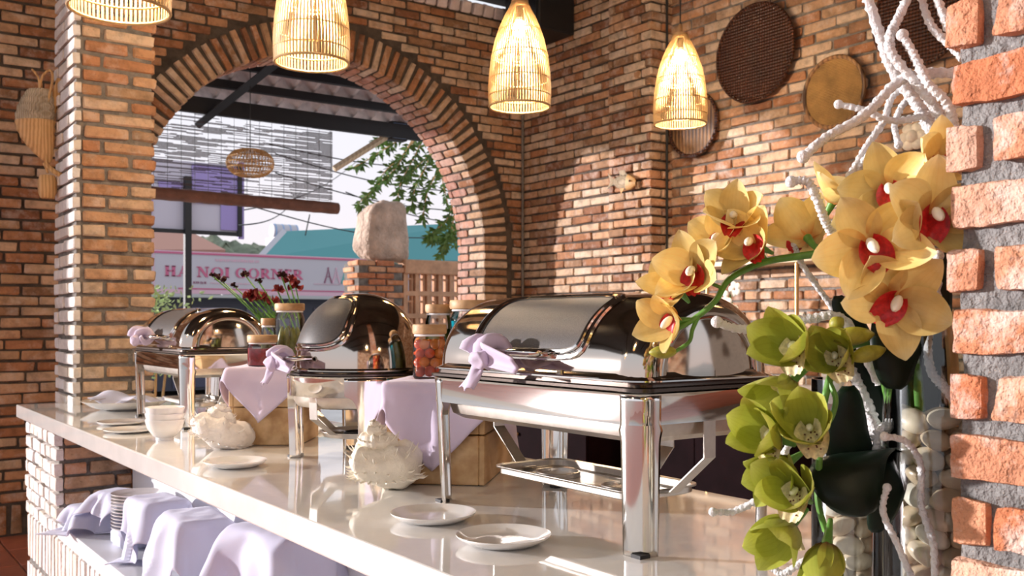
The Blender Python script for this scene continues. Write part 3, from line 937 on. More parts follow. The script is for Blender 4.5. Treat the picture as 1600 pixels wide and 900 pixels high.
# round roll-top chafer
RC = (1.262, 2.475)
def make_round():
    t = thing('round_chafing_dish', 'round steel chafing dish with domed lid between the two rectangular ones', 'chafing dish', (RC[0], RC[1], TOP), 0, 'roll-top chafing dishes on the counter')
    RR = .196
    MB().open_lathe([(RR, .180), (RR, .228), (RR + .004, .234), (RR - .014, .235)], 72).build('rail', M['steel'], t, solid=.0022)
    for dg in (145, 250, 325, 70):
        a0 = R_(dg)
        def leg(s, w, a0=a0):
            z = .232 * w
            hw = .030 - .005 * (1 - w)
            if z > .135: hw += .034 * (1 - math.sqrt(max(0, 1 - min(1, (z - .135) / .05) ** 2)))
            r = RR + .004 - .008 * (1 - w)
            if s < .2: rr, q = r - .030 * (1 - s / .2), -1
            elif s > .8: rr, q = r - .030 * (s - .8) / .2, 1
            else: rr, q = r, (s - .5) / .3
            a = a0 + q * hw / r
            return Vector((rr * math.cos(a), rr * math.sin(a), z))
        lo = MB().grid(leg, 11, 26).build('leg', M['steel_leg'], t, solid=.003)
        MB().box(((RR - .006) * math.cos(a0), (RR - .006) * math.sin(a0), .003), (.02, .02, .006)).build('foot', M['black'], lo, False)
    MB().lathe([(.0, .145), (.15, .145), (.172, .150), (.182, .165), (.184, .232)], 64).build('water_pan', M['steel_matte'], t)
    MB().open_lathe([(RR - .01, .236), (RR + .001, .237), (RR + .001, .242), (RR - .014, .243), (RR - .016, .25)], 72).build('pan_rim', M['steel_dark'], t)
    D0, DR, DH = .252, .178, .205
    prof = [(DR + .008, D0 - .004), (DR + .008, D0 - .001), (DR, D0 + .004)]
    for i in range(1, 25):
        a = PI / 2 * i / 24
        prof.append((DR * math.cos(a) ** .92 if i < 24 else 1e-6, D0 + .004 + DH * math.sin(a) ** .95))
    lid = MB().open_lathe(prof, 80).build('lid', M['steel_lid'], t, ang=50)
    def dpt(az, el, off):
        e = max(0.0001, el)
        r = DR * math.cos(e) ** .92 + off; z = D0 + .004 + DH * math.sin(e) ** .95 + off * .6
        return Vector((r * math.cos(az), r * math.sin(az), z))
    AZ, E0, E1 = R_(184), R_(16), R_(66)
    def wp(p, q, off):
        el = (E0 + E1) / 2 + (E1 - E0) / 2 * p
        w = R_(42) * (1 + .25 * (p + 1) / 2) 
        return dpt(AZ + w * q, el, off)
    def squircle(ang, n=4.5):
        c, s = math.cos(ang), math.sin(ang)
        k = (abs(c) ** n + abs(s) ** n) ** (-1 / n)
        return c * k, s * k
    MB().grid(lambda i, j: (lambda pq: wp(pq[0] * j, pq[1] * j, .002))(squircle(2 * PI * i)), 64, 9, closeu=True).build('lid_window', M['lid_window'], lid)
    for (sc, rr) in ((1.0, .004), (1.13, .0055)):
        pts = [wp(squircle(2 * PI * i / 72)[0] * sc, squircle(2 * PI * i / 72)[1] * sc, .0015) for i in range(73)]
        MB().tube(pts, rr, 6, False, flat=.7).build('window_bead', M['steel'], lid)
    MB().tube([wp(squircle(2 * PI * i / 72)[0] * .96, squircle(2 * PI * i / 72)[1] * .96, .0022) for i in range(73)], .0020, 6, False, flat=.6).build('window_seal', M['black'], lid)
    hp = smooth_path([(-DR + .004, .06, .283), (-DR - .03, .055, .283), (-DR - .043, .035, .283), (-DR - .046, 0, .283), (-DR - .043, -.035, .283), (-DR - .03, -.055, .283), (-DR + .004, -.06, .283)], 6)
    MB().tube(hp, .007, 10).build('handle', M['steel'], lid)
    for (c, s, dg) in ((0, 0, 20), (0, 0, 110), (0, 0, 200), (0, 0, 290)):
        a = R_(dg); ca, sa = math.cos(a), math.sin(a)
        vs = []
        for (r, z) in ((.182, .2), (.178, .12), (.10, .07), (.06, .068)):
            for w in (-.014, .014): vs.append((r * ca - w * sa, r * sa + w * ca, z))
        MB().add(vs, [(2 * i, 2 * i + 1, 2 * i + 3, 2 * i + 2) for i in range(3)]).build('strap', M['steel_matte'], t, False, solid=.0025)
    MB().open_lathe([(1e-6, .062), (.10, .062), (.105, .075), (.11, .076)], 40).build('fuel_tray', M['steel_matte'], t, solid=.0015)
    MB().lathe([(.045, .063), (.045, .072), (.041, .073), (.041, .067), (1e-6, .067)], 24).build('fuel_holder', M['fuel'], t)
    return t
rch = make_round()

# lavender napkins tied round the lid handles
def knot(name, label, loc, seed, s=1.0, tail=True, spread=.075):
    r = random.Random(seed)
    t = thing(name, label, 'napkin', loc, 0, 'napkins tied on lid handles')
    pts = []; rad = []
    for i in range(30):
        a = i / 29
        th = a * 2 * PI * 2.0
        pts.append((-.002 - .022 * s * math.cos(th), spread * (.9 - 1.2 * a), .020 * s * math.sin(th)))
        rad.append((.016 + .006 * math.sin(a * 9 + seed) ) * s * (1.15 - .45 * a))
    mb = MB().tube(pts, rad, 12, True, .8)
    mb.v = [tuple(Vector(p) + Vector((vnoise(p, 40, seed), vnoise(p, 40, seed + 1), vnoise(p, 40, seed + 2))) * .007) for p in mb.v]
    mb.build('wrap', M['lavender'], t, ang=70)
    mb = MB().ball((-.032 * s, spread * .22, -.014), (.017 * s, .026 * s, .019 * s), 18, 12)
    mb.v = [tuple(Vector(p) + Vector((vnoise(p, 70, seed), vnoise(p, 60, seed + 1), vnoise(p, 60, seed + 2))) * .008) for p in mb.v]
    mb.build('knot', M['lavender'], t, ang=70)
    if tail:
        def tl(u, w):
            return Vector((-.032 * s - .012 * u + .006 * math.sin(6 * w + 3 * u), spread * .22 + (.012 + .014 * u) * (2 * w - 1) + .03 * u, -.02 - .05 * s * u + .004 * math.sin(9 * w)))
        MB().grid(tl, 10, 9).build('tail', M['lavender'], t, solid=.003, ang=70)
        def tl2(u, w):
            return Vector((-.03 * s + .006 * math.sin(5 * w), spread * .1 - .10 * u, -.004 - .018 * u + (.022 - .008 * u) * (w - .5) * 2))
        MB().grid(tl2, 10, 9).build('tail', M['lavender'], t, solid=.003, ang=70)
    return t
knot('tied_napkin', 'lavender napkin knotted round the handle of the chafing dish beside the orchids', (1.24 - LHX - .036, 1.475, TOP + .325), 3)
knot('tied_napkin', 'lavender napkin knotted round the handle of the domed round chafing dish', (RC[0] - .178 - .045, RC[1], TOP + .283), 5, 1.0, True, .05)
knot('tied_napkin', 'lavender napkin knotted round the handle of the chafing dish by the brick pillar', (1.235 - LHX - .036, 3.78, TOP + .325), 8, 1.05, False)

# ================================================================ PLATES AND BOWLS
def plate_prof(r, h=.016, foot=.55):
    return [(1e-6, .006), (r * foot * .9, .0055), (r * .72, .0075), (r * .95, h), (r, h + .0005), (r * 1.003, h - .001), (r * .97, h - .004), (r * .74, .0025), (r * foot, 0.0), (r * foot - .006, 0.0), (r * foot - .008, .002), (1e-6, .0022)]
pm = MB().open_lathe(plate_prof(.082, .017), 56).mesh('side_plate', M['porcelain'], True, 60)
for (x, y, lb) in ((.912, 2.50, 'single white side plate in front of the round chafing dish'),
                   (.972, 1.60, 'white side plate beside the left leg of the nearest chafing dish'),
                   (.968, 1.362, 'white side plate closest to the front of the counter')):
    o = link('side_plate', pm, None, (x, y, TOP)); tag(o, lb, 'plate', 'white side plates on the counter')
sm = MB().open_lathe(plate_prof(.088, .012), 48).mesh('saucer', M['porcelain'], True, 60)
for (x, y, lb) in ((.948, 3.78, 'white saucer behind another, left of the stacked bowls'), (.905, 3.50, 'white saucer just left of the stacked bowls')):
    o = link('saucer', sm, None, (x, y, TOP)); tag(o, lb, 'saucer', 'white saucers by the bowls')
bm_ = MB().open_lathe([(1e-6, .012), (.02, .012), (.034, .018), (.052, .04), (.060, .066), (.0615, .067), (.062, .065), (.0555, .04), (.037, .014), (.028, .009), (.028, 0.0), (.023, 0.0), (.022, .007), (1e-6, .008)], 48).mesh('bowl', M['porcelain'], True, 60)
for i in range(3):
    o = link('bowl', bm_, None, (.935, 3.20, TOP + i * .0195))
    tag(o, ['lowest of three nested white bowls on the counter', 'middle of three nested white bowls on the counter', 'topmost of three nested white bowls on the counter'][i], 'bowl', 'nested white bowls')
pl = MB().open_lathe([(1e-6, .01), (.10, .01), (.14, .02), (.185, .04), (.187, .039), (.145, .014), (.10, .0), (.09, .0), (1e-6, .004)], 56).build('serving_platter', M['porcelain'], None, ang=60)
pl.location = (1.13, 4.43, TOP); tag(pl, 'large white serving platter at the foot of the brick pillar', 'platter')
def fold(u, w):
    x = (u - .5) * .24; y = (w - .5) * .20
    return Vector((x, y, .028 + .03 * math.exp(-((x + .02) ** 2) / .002) + .012 * math.sin(26 * y + 9 * x) + .10 * abs(x) * abs(y) / .02 * .05))
o = MB().grid(fold, 26, 24).build('folded_napkin', M['lavender_pale'], None, solid=.003, ang=80)
o.location = (1.13, 4.43, TOP + .01); o.rotation_euler = (0, 0, .5); tag(o, 'crumpled pale lavender napkin lying on the large white platter', 'napkin')
fk = thing('serving_spoon', 'steel serving spoon lying on the large white platter', 'spoon', (1.02, 4.40, TOP + .047), .9)
MB().tube([(-.10, 0, .006), (-.02, 0, .002), (.04, 0, .004)], [.005, .004, .003], 8, True, .4).build('handle', M['steel'], fk)
MB().ball((.065, 0, .003), (.028, .017, .005), 16, 8).build('bowl', M['steel'], fk)

# ================================================================ SEASHELLS
def shell(name, label, loc, rz, seed, H, R0, sx, mat, nspine, tilt):
    """helical seashell standing on its open lip: whorls winding up to a pointed spire, spines on the last turns"""
    r = random.Random(seed)
    t = thing(name, label, 'seashell', loc, rz)
    turns = 4.2; F1 = 2 * PI * turns; kk = math.log(14) / F1
    T_ = Matrix.Rotation(R_(tilt), 3, 'Y')
    def frame(ph):
        g = math.exp(kk * (ph - F1))
        return g, Vector((R0 * .52 * g * math.cos(ph) * sx, R0 * .52 * g * math.sin(ph), R0 * .62 * g + H * (1 - g) ** 1.15))
    def S(u, w):
        ph = F1 * u; g, c = frame(ph)
        a = 2 * PI * w
        rt = R0 * .60 * g
        knob = max(0, math.cos(ph * 9 / 2 * 1.0)) ** 3
        sh = max(0, math.cos(a - .7)) ** 2
        rr = rt * (1 + .30 * knob * sh + .05 * math.sin(7 * a))
        lip = max(0, (u - .93) / .07)
        if u > .985: rr *= math.sqrt(max(.0004, 1 - ((u - .985) / .015) ** 2))
        rr *= 1 + .35 * lip * max(0, math.cos(a + .3))
        d = Vector((math.cos(ph) * sx, math.sin(ph), 0))
        p = c + d * rr * math.cos(a) + Vector((0, 0, 1)) * rr * 1.22 * math.sin(a)
        p += Vector((vnoise(p, 26, seed), vnoise(p, 26, seed + 3), vnoise(p, 26, seed + 5))) * .006 * g
        p = T_ @ p
        p.z = max(.001, p.z - R0 * .22)
        return p
    MB().grid(S, 230, 28, closev=True).build('shell_body', mat, t, ang=80)
    def spine(mb, b, d, L, w):
        b = Vector(b) - Vector((0, 0, R0 * .22)); d = Vector(d).normalized()
        q = [b - d * .008, b + d * L * .5, b + d * L * .9 + Vector((0, 0, L * .22))]
        for e in q: e.z = max(.003, e.z)
        mb.tube(q, [w, w * .7, w * .12], 6)
    mb = MB()
    for i in range(nspine):
        u = .42 + .57 * (i + .5) / nspine
        ph = F1 * u; g, c = frame(ph)
        for a in (.55, -.25):
            a += r.uniform(-.2, .2)
            d = Vector((math.cos(ph) * sx * math.cos(a), math.sin(ph) * math.cos(a), math.sin(a)))
            b = c + Vector((math.cos(ph) * sx * math.cos(a), math.sin(ph) * math.cos(a), 1.22 * math.sin(a))) * R0 * .60 * g
            spine(mb, T_ @ b, T_ @ (d + Vector((0, 0, .25))), r.uniform(.012, .030) * g + .004, r.uniform(.0022, .0042) * (.4 + .6 * g))
    for i in range(26):
        ph = F1 * (.955 - .24 * i / 26); g, c = frame(ph)
        b = c + Vector((math.cos(ph) * sx, math.sin(ph), -.8)) * R0 * .58 * g
        d = Vector((math.cos(ph), math.sin(ph), -.1))
        spine(mb, T_ @ b, d, r.uniform(.010, .022), r.uniform(.002, .0036))
    mb.build('spines', mat, t, ang=70)
    return t
shell('spiny_seashell', 'large cream spiny seashell in front of the cloth-covered crate by the nearest dish', (1.055, 1.945, TOP), R_(0), 11, .190, .080, 1.2, M['shell'], 46, -10)
shell('spiny_seashell', 'pale pinkish lumpy seashell beside the stacked white bowls', (.985, 2.90, TOP), R_(-20), 23, .165, .076, 1.3, M['shell2'], 22, 12)

# ================================================================ CRATES, CLOTHS, JARS
def crate(label, c, hx, hy, h, rz):
    t = thing('wooden_crate', label, 'crate', (c[0], c[1], TOP), rz, 'pine crates on the counter')
    th = .014
    for i in range(2):
        z = h / 4 + i * h / 2
        for s in (-1, 1):
            MB().box((0, s * (hy - th / 2), z), (2 * hx, th, h / 2 - .003), ch=.002).build('side_board', M['pine'], t, False)
            MB().box((s * (hx - th / 2), 0, z), (th, 2 * hy - 2 * th - .001, h / 2 - .003), ch=.002).build('end_board', M['pine'], t, False)
    for i in range(3):
        MB().box((0, (i - 1) * 2 * hy / 3, h - th / 2 + .0005), (2 * hx - .002, 2 * hy / 3 - .003, th), ch=.002).build('top_board', M['pine'], t, False)
    return t
def drape(name, label, c, z0, hx, hy, h, rz, half, crot, seed, mat, rnd=0.0, flare=.10, waves=3, wamp=.10, n=56, floor_z=.004, cat='cloth', group=None, shift=(0, 0), soft=.01):
    """square cloth laid over a box (or a round stack if rnd) and hanging to its foot"""
    cc, ss = math.cos(crot - rz), math.sin(crot - rz)
    def P(u, w):
        a, b = (2 * u - 1) * half + shift[0], (2 * w - 1) * half + shift[1]
        p, q = a * cc - b * ss, a * ss + b * cc
        if rnd:
            l = math.hypot(p, q); k = min(1, rnd / max(l, 1e-6)); cx_, cy_ = p * k, q * k
        else:
            cx_, cy_ = max(-hx, min(hx, p)), max(-hy, min(hy, q))
        ex, ey = p - cx_, q - cy_
        s = math.hypot(ex, ey)
        if s < 1e-6:
            return Vector((p, q, h + .004 + .004 * vnoise((p, q, 0), 22, seed)))
        dx, dy = ex / s, ey / s
        th = math.atan2(q, p)
        fold = math.sin(waves * th + seed) + .5 * math.sin(2.3 * waves * th + 2 * seed)
        out = .005 + s * (flare + wamp * fold * min(1, s / .05)) 
        drop = s * math.sqrt(max(.2, 1 - min(.8, (out / max(s, .01))) ** 2)) * s / (s + soft)
        out += .8 * s * soft / (s + soft)
        z = h + .003 - drop
        ex2 = 0
        if z < floor_z: ex2 = (floor_z - z) * .9; z = floor_z + .004 * abs(vnoise((p, q, 1), 20, seed)) + ex2 * .04
        o = Vector((cx_ + dx * (out + ex2), cy_ + dy * (out + ex2), z))
        return o + Vector((vnoise(o, 12, seed), vnoise(o, 12, seed + 4), .3 * vnoise(o, 16, seed + 7))) * .012 * min(1, s / .05)
    o = MB().grid(P, n, n).build(name, mat, None, solid=.0022, ang=80, off=1)
    o.location = (c[0], c[1], z0); o.rotation_euler = (0, 0, rz)
    return tag(o, label, cat, group)

C1, C1R = (1.214, 2.969), R_(52.2)
crate('pine crate under the lavender cloth left of the round chafing dish', C1, .125, .11, .235, C1R)
drape('draped_cloth', 'lavender cloth hanging off the crate between the far and the round chafing dish', C1, TOP, .125, .11, .235, C1R, .205, C1R + PI / 4, 2, M['lavender'], flare=.16, wamp=.10, waves=2, shift=(-.01, .01))
C2, C2R = (1.326, 2.084), R_(45)
crate('pine crate under the lavender cloth left of the nearest chafing dish', C2, .20, .118, .235, C2R)
drape('draped_cloth', 'lavender cloth hanging off the crate between the round and the nearest chafing dish', C2, TOP, .20, .118, .235, C2R, .232, 0.0, 5, M['lavender'], flare=.10, wamp=.10, waves=2, shift=(-.066, -.058))

def jar(label, x, y, z, r, h, lidcol='lidwood', lid_r=None, content=None):
    t = thing('storage_jar', label, 'jar', (x, y, z), 0, 'glass jars with wooden lids')
    hb = h - .018
    MB().open_lathe([(1e-6, .0), (r * .9, .0), (r, .006), (r, hb * .80), (r * .98, hb * .85), (r * .86, hb * .93), (r * .86, hb)], 48).build('glass_body', M['glass'], t, ang=60)
    MB().lathe([(1e-6, hb - .004), (r * .99, hb - .004), (r * 1.02, hb), (r * 1.02, hb + .016), (r * .98, hb + .019), (1e-6, hb + .019)], 40).build('wooden_lid', M[lidcol], t, ang=40)
    MB().open_lathe([(r * .90, hb - .010), (r * .93, hb - .008), (r * .90, hb - .005)], 40).build('seal_ring', M['white_panel'], t)
    if content:
        MB().lathe([(1e-6, .005), (r * .93, .005), (r * .955, .010), (r * .955, content[1] * hb), (1e-6, content[1] * hb)], 40).build('contents', M[content[0]], t)
    return t
JZ = TOP + .235 + .006
# tomatoes
jx, jy = 1.235, 2.05
jar('glass jar of red pickled tomatoes on the lavender cloth', jx, jy, JZ, .041, .132)
tmesh = [MB().ball((0, 0, 0), (.0128, .0128, .0122 + .001 * i), 14, 9).mesh('tomato', M[('tomato', 'tomato_orange', 'tomato')[i]]) for i in range(3)]
for ly in range(4):
    for k in range(7):
        a = 2 * PI * k / 6 + ly * .52
        rr_ = 0 if k == 6 else .0258
        o = link('tomato', tmesh[rng.randrange(3)], None, (jx + rr_ * math.cos(a), jy + rr_ * math.sin(a), JZ + .019 + ly * .0218 + rng.uniform(-.001, .001)), (rng.random(), rng.random(), rng.random()))
        tag(o, 'small red pickled tomato packed inside the glass jar', 'tomato', 'tomatoes in the jar')
jar('small glass jar of dark green pickles behind the tomato jar', 1.375, 2.235, JZ, .036, .185, content=('pickle', .72))
jar('wide glass jar of blue syrup behind the nearest chafing dish', 1.422, 2.148, JZ, .056, .195, content=('blue_liquid', .80))
jar('short glass jar of red berries on the far lavender cloth', 1.158, 2.935, JZ, .046, .097, content=('berry', .70))
gx, gy = 1.270, 2.985
jar('tall glass jar of green gherkins on the far lavender cloth', gx, gy, JZ, .047, .198)
gm = MB().ball((0, 0, 0), (.0125, .0125, .060), 12, 10).mesh('gherkin', M['pickle'])
for k in range(9):
    a = 2 * PI * k / 8; rr_ = .029 if k < 8 else 0
    o = link('gherkin', gm, None, (gx + rr_ * math.cos(a), gy + rr_ * math.sin(a), JZ + .068), (R_(4) * math.sin(a), -R_(4) * math.cos(a), 0), (1, 1, rng.uniform(.9, 1)))
    tag(o, 'green gherkin standing inside the tall glass jar', 'gherkin', 'gherkins in the jar')
jar('little glass jar half hidden behind the berry jar', 1.222, 3.045, JZ, .024, .150, content=('pickle', .5))

# odds and ends behind the far chafing dish
st = thing('wire_stand', 'low black wire stand under the far chafing dish', 'stand', (1.505, 3.72, TOP))
MB().box((0, 0, .105), (.16, .36, .010), ch=.003).build('top', M['black_gloss'], st, False)
for sx in (-1, 1):
    for sy in (-1, 1): MB().tube([(sx * .065, sy * .15, .10), (sx * .075, sy * .17, 0)], .005, 6).build('leg', M['black'], st)
o = MB().ball((0, 0, .02), .02, 20, 14).build('glass_ball', M['turquoise'], None); o.location = (1.10, 3.06, TOP + .0); tag(o, 'small turquoise glass ball behind the pale seashell', 'ball')
o = MB().box((0, 0, .03), (.09, .05, .06), ch=.006).build('sweet_packet', M['orange_pack'], None, False); o.location = (1.505, 3.80, TOP + .1102); tag(o, 'orange red packet lying on the black wire stand', 'packet')
tb_ = thing('yarn_ball', 'turquoise ribbon ball on the counter behind the pale seashell', 'ball', (1.43, 3.36, TOP))
MB().ball((0, 0, .035), .034, 24, 16).build('core', M['turquoise'], tb_)
mb = MB()
for i in range(7):
    a = i * .45
    mb.tube([Vector((0, 0, .035)) + Matrix.Rotation(a, 3, 'Z') @ Matrix.Rotation(a * 1.7, 3, 'X') @ Vector((.035 * math.cos(2 * PI * j / 24), .035 * math.sin(2 * PI * j / 24), 0)) for j in range(25)], .002, 5, False)
mb.build('ribbon', M['turquoise'], tb_)
o = MB().box((0, 0, .006), (.15, .24, .012), ch=.003).build('folded_card', M['white_panel'], None, False); o.location = (1.43, 3.20, TOP); o.rotation_euler = (0, 0, .2); tag(o, 'flat white folder lying behind the pale seashell', 'folder')  # flat white slab laid on the worktop as a pale rectangle

# ================================================================ LINEN ON THE LOWER SHELF
NG = dict(cat='napkin', group='napkins on the shelf', soft=.05)
drape('draped_napkin', 'pale lavender napkin heaped at the pillar end of the shelf, hanging over its edge', (.90, 3.97), SHZ, .05, .07, .085, .2, .185, 1.0, 3, M['lavender_pale'], flare=.30, wamp=.25, waves=3, **NG)
drape('draped_napkin', 'second lavender napkin bunched on the heap at the pillar end of the shelf', (.93, 3.79), SHZ, .03, .03, .165, .5, .14, .2, 9, M['lavender_pale'], flare=.30, wamp=.3, waves=3, **NG)
drape('draped_napkin', 'pale lavender napkin over a tall pile, next to the saucer stack', (.950, 3.335), SHZ, .05, .08, .20, .1, .25, .85, 12, M['lavender_pale'], flare=.14, wamp=.16, waves=2, **NG)
drape('draped_napkin', 'pale lavender napkin over the pile in the middle of the shelf', (.950, 2.93), SHZ, .055, .10, .21, -.1, .275, .62, 15, M['lavender_pale'], flare=.12, wamp=.16, waves=2, **NG)
drape('draped_napkin', 'pale lavender napkin over the pile nearest the bottom edge of the picture', (.950, 2.30), SHZ, .05, .12, .275, .15, .31, .8, 21, M['lavender_pale'], flare=.14, wamp=.18, waves=3, **NG)
for i in range(11):
    o = link('stacked_saucer', sm, None, (.955, 3.60, SHZ + .055 + i * .0118)); tag(o, ('topmost white saucer of the stack on the lower shelf' if i == 10 else 'white saucer, %s from the top of the stack on the lower shelf' % ['', 'second', 'third', 'fourth', 'fifth', 'sixth', 'seventh', 'eighth', 'ninth', 'tenth', 'eleventh'][10 - i]), 'saucer', 'saucers stacked on the shelf')
o = MB().box((0, 0, .027), (.15, .15, .054), ch=.01).build('folded_cloth', M['lavender_pale'], None); o.location = (.955, 3.60, SHZ); tag(o, 'folded lavender cloth under the stack of saucers on the shelf', 'cloth')
# ================================================================ PENDANT LAMPS
LPROF = [(0, .26), (.05, .33), (.12, .46), (.22, .62), (.35, .77), (.5, .89), (.65, .96), (.8, 1.0), (.92, 1.0), (1.0, .98)]
def lprof(f):
    for i in range(len(LPROF) - 1):
        (a, ra), (b, rb) = LPROF[i], LPROF[i + 1]
        if f <= b: return ra + (rb - ra) * (f - a) / (b - a)
    return LPROF[-1][1]
LAMP_H, LAMP_R = .50, .15
def lamp_meshes():
    NS = 66
    mb = MB()
    r_ = random.Random(4)
    for k in range(NS):
        a = 2 * PI * k / NS; ca, sa = math.cos(a), math.sin(a)
        vs = []
        fr = [0, .06, .14, .24, .36, .5, .66, .82, 1.0]
        for f in fr:
            r = LAMP_R * lprof(f); z = LAMP_H * (1 - f)
            w = min(.0036, r * PI / NS * .62)
            for (dr, dw) in ((.0012, -w), (.0012, w), (-.0012, w), (-.0012, -w)):
                vs.append(((r + dr) * ca - dw * sa, (r + dr) * sa + dw * ca, z))
        fs = []
        for i in range(len(fr) - 1):
            for j in range(4): fs.append((i * 4 + j, (i + 1) * 4 + j, (i + 1) * 4 + (j + 1) % 4, i * 4 + (j + 1) % 4))
        mb.add(vs, fs)
    slats = mb.mesh('bamboo_slats', M['slat'], False)
    hoops = []
    for (f, rr, off) in ((.28, .0028, 0), (.5, .0028, 0), (.74, .0028, 0), (.90, .0028, 0), (1.0, .0055, 0), (.32, .0028, -.014), (.54, .0028, -.014)):
        R0 = LAMP_R * lprof(f) + off - .002
        pts = [(R0 * math.cos(2 * PI * i / 48), R0 * math.sin(2 * PI * i / 48), LAMP_H * (1 - f)) for i in range(49)]
        hoops.append(MB().tube(pts, rr, 6, False).mesh('hoop', M['bamboo'] if rr < .004 else M['slat']))
    capm = MB().lathe([(LAMP_R * .27, LAMP_H - .02), (LAMP_R * .27, LAMP_H + .006), (.012, LAMP_H + .012), (.012, LAMP_H + .05), (.006, LAMP_H + .06)], 24).mesh('cap', M['lidwood'])
    sock = MB().lathe([(.018, LAMP_H - .075), (.018, LAMP_H - .01)], 16).mesh('socket', M['black'])
    bulb = MB().ball((0, 0, LAMP_H - .125), (.033, .033, .042), 18, 12).mesh('bulb', M['bulb'])
    return slats, hoops, capm, sock, bulb
LM = lamp_meshes()
def lamp(label, loc, sc=1.0, w=LAMP_W):
    t = thing('pendant_lamp', label, 'lamp', loc, rng.random() * 6, 'bamboo pendant lamps')
    t.scale = (sc,) * 3
    o = link('bamboo_slats', LM[0], t); o['kind'] = 'stuff'
    for h in LM[1]: link('hoop', h, t)
    link('cap', LM[2], t); link('socket', LM[3], t); link('bulb', LM[4], t)
    top = (3.95 - loc[2]) / sc
    MB().tube([(0, 0, LAMP_H + .05), (0, 0, top)], .004, 6).build('cord', M['wire'], t)
    ld = bpy.data.lights.new('lamp_light', 'POINT'); ld.energy = w; ld.color = (1.0, .78, .54); ld.shadow_soft_size = .045
    lo = bpy.data.objects.new('lamp_light', ld); COL.objects.link(lo); lo.parent = t; lo.location = (0, 0, LAMP_H - .215)
lamp('lit bamboo pendant lamp cropped by the top edge above the left pillar', at(187, 15, 2.95), 1.0)
lamp('lit bamboo pendant lamp hanging in front of the arch', at(487, 98, 3.87), 1.0)
lamp('lit bamboo pendant lamp hanging before the corner of the brick walls', at(812, 167, 4.66), 1.0)
lamp('lit bamboo pendant lamp farthest right, in front of the ribbed basket', at(1063, 194, 5.45), 1.0)
# unseen pendants added around the camera to light the room, mirrored in the steel
for i, (x, y) in enumerate(((-.9, 1.2), (.3, -1.3), (3.1, .3), (-2.2, 3.0), (2.0, -2.2))):
    lamp(['lit bamboo pendant lamp over the room left of the camera', 'lit bamboo pendant lamp over the room behind the camera', 'lit bamboo pendant lamp over the service aisle near the counter', 'lit bamboo pendant lamp over the room farther left of the camera', 'lit bamboo pendant lamp over the far end of the service aisle'][i], (x, y, 2.45))

# ================================================================ WALL DECORATION
def onx(u, v, X):
    t = (u - 800) / FPX; d = X / (FX + t * FY)
    return Vector((X, d * (FY - t * FX), ZC - (v - HORIZON) / FPX * d))
def ony(u, v, Y):
    t = (u - 800) / FPX; d = Y / (FY - t * FX)
    return Vector((d * (FX + t * FY), Y, ZC - (v - HORIZON) / FPX * d))
def basket(label, u, v, r, mat, rimmat, deep=.05, tilt=0):
    p = onx(u, v, XBW - .03)
    t = thing('wall_basket', label, 'basket', p, 0, 'baskets hung on the brick wall')
    t.rotation_euler = (R_(tilt), -PI / 2, 0)
    MB().lathe([(1e-6, -.004), (r * .55, -.002), (r * .85, .012), (r * .97, deep * .7)], 56).build('woven_disc', M[mat], t, ang=60)
    pts = [(r * math.cos(2 * PI * i / 64), r * math.sin(2 * PI * i / 64), deep * .7) for i in range(65)]
    MB().tube(pts, .012, 8, False).build('rim', M[rimmat], t)
    pts = [(r * .955 * math.cos(2 * PI * i / 64), r * .955 * math.sin(2 * PI * i / 64), deep * .62) for i in range(65)]
    MB().tube(pts, .007, 6, False).build('inner_hoop', M[rimmat], t)
    return t
basket('large dark brown woven basket tray on the right brick wall', 1184, 84, .305, 'weave_dark', 'weave_dark')
basket('smaller round tan basket tray on the right brick wall', 1308, 145, .205, 'weave_tan', 'weave_rib')
basket('brown ribbed basket half behind the farthest lamp', 1088, 195, .215, 'weave_rib', 'weave_dark')
basket('very dark woven basket behind the white twigs at the top', 1442, 25, .275, 'weave_dark', 'weave_dark')

def woven_fish(name, label, loc, rot, s, long=1.0):
    t = thing(name, label, 'wall ornament', loc); t.rotation_euler = rot; t.scale = (s, s, s)
    def B(u, w):
        a = 2 * PI * u; k = math.sin(PI * (w * .9 + .05)) ** .7
        return Vector(((w - .5) * .36 * long, .035 * k * math.cos(a), .085 * k * math.sin(a) * (1 + .1 * math.sin(40 * w))))
    MB().grid(B, 24, 26, closeu=True).build('body', M['weave_pale'], t, ang=80)
    def H(u, w):
        a = 2 * PI * u; k = math.sin(PI * (.52 + .43 * w)) ** .7
        return Vector((.06 * long + w * .14 * long, .037 * k * math.cos(a), .09 * k * math.sin(a)))
    MB().grid(H, 24, 10, closeu=True).build('head', M['bamboo'], t, ang=80)
    MB().add([(-.15 * long, 0, .012), (-.15 * long, 0, -.012), (-.29 * long, .005, -.09), (-.24 * long, .006, 0), (-.30 * long, .005, .10)], [(0, 1, 2, 3), (0, 3, 4)]).build('tail', M['weave_pale'], t, False, solid=.005)
    MB().add([(-.08, 0, .07), (.05, 0, .08), (-.02, 0, .14), (-.10, 0, .13)], [(0, 1, 2, 3)]).build('back_fin', M['weave_pale'], t, False, solid=.005)
    MB().add([(-.02, -.03, -.07), (.05, -.03, -.07), (.02, -.05, -.14)], [(0, 1, 2)]).build('belly_fin', M['bamboo'], t, False, solid=.005)
    MB().ball((.13 * long, -.036, .018), .012, 10, 7).build('eye', M['black_gloss'], t)
    return t
p = onx(975, 285, XA - .06)
woven_fish('woven_fish', 'small pale woven fish ornament on the far right brick wall', p, (0, R_(8), -PI / 2), .62)

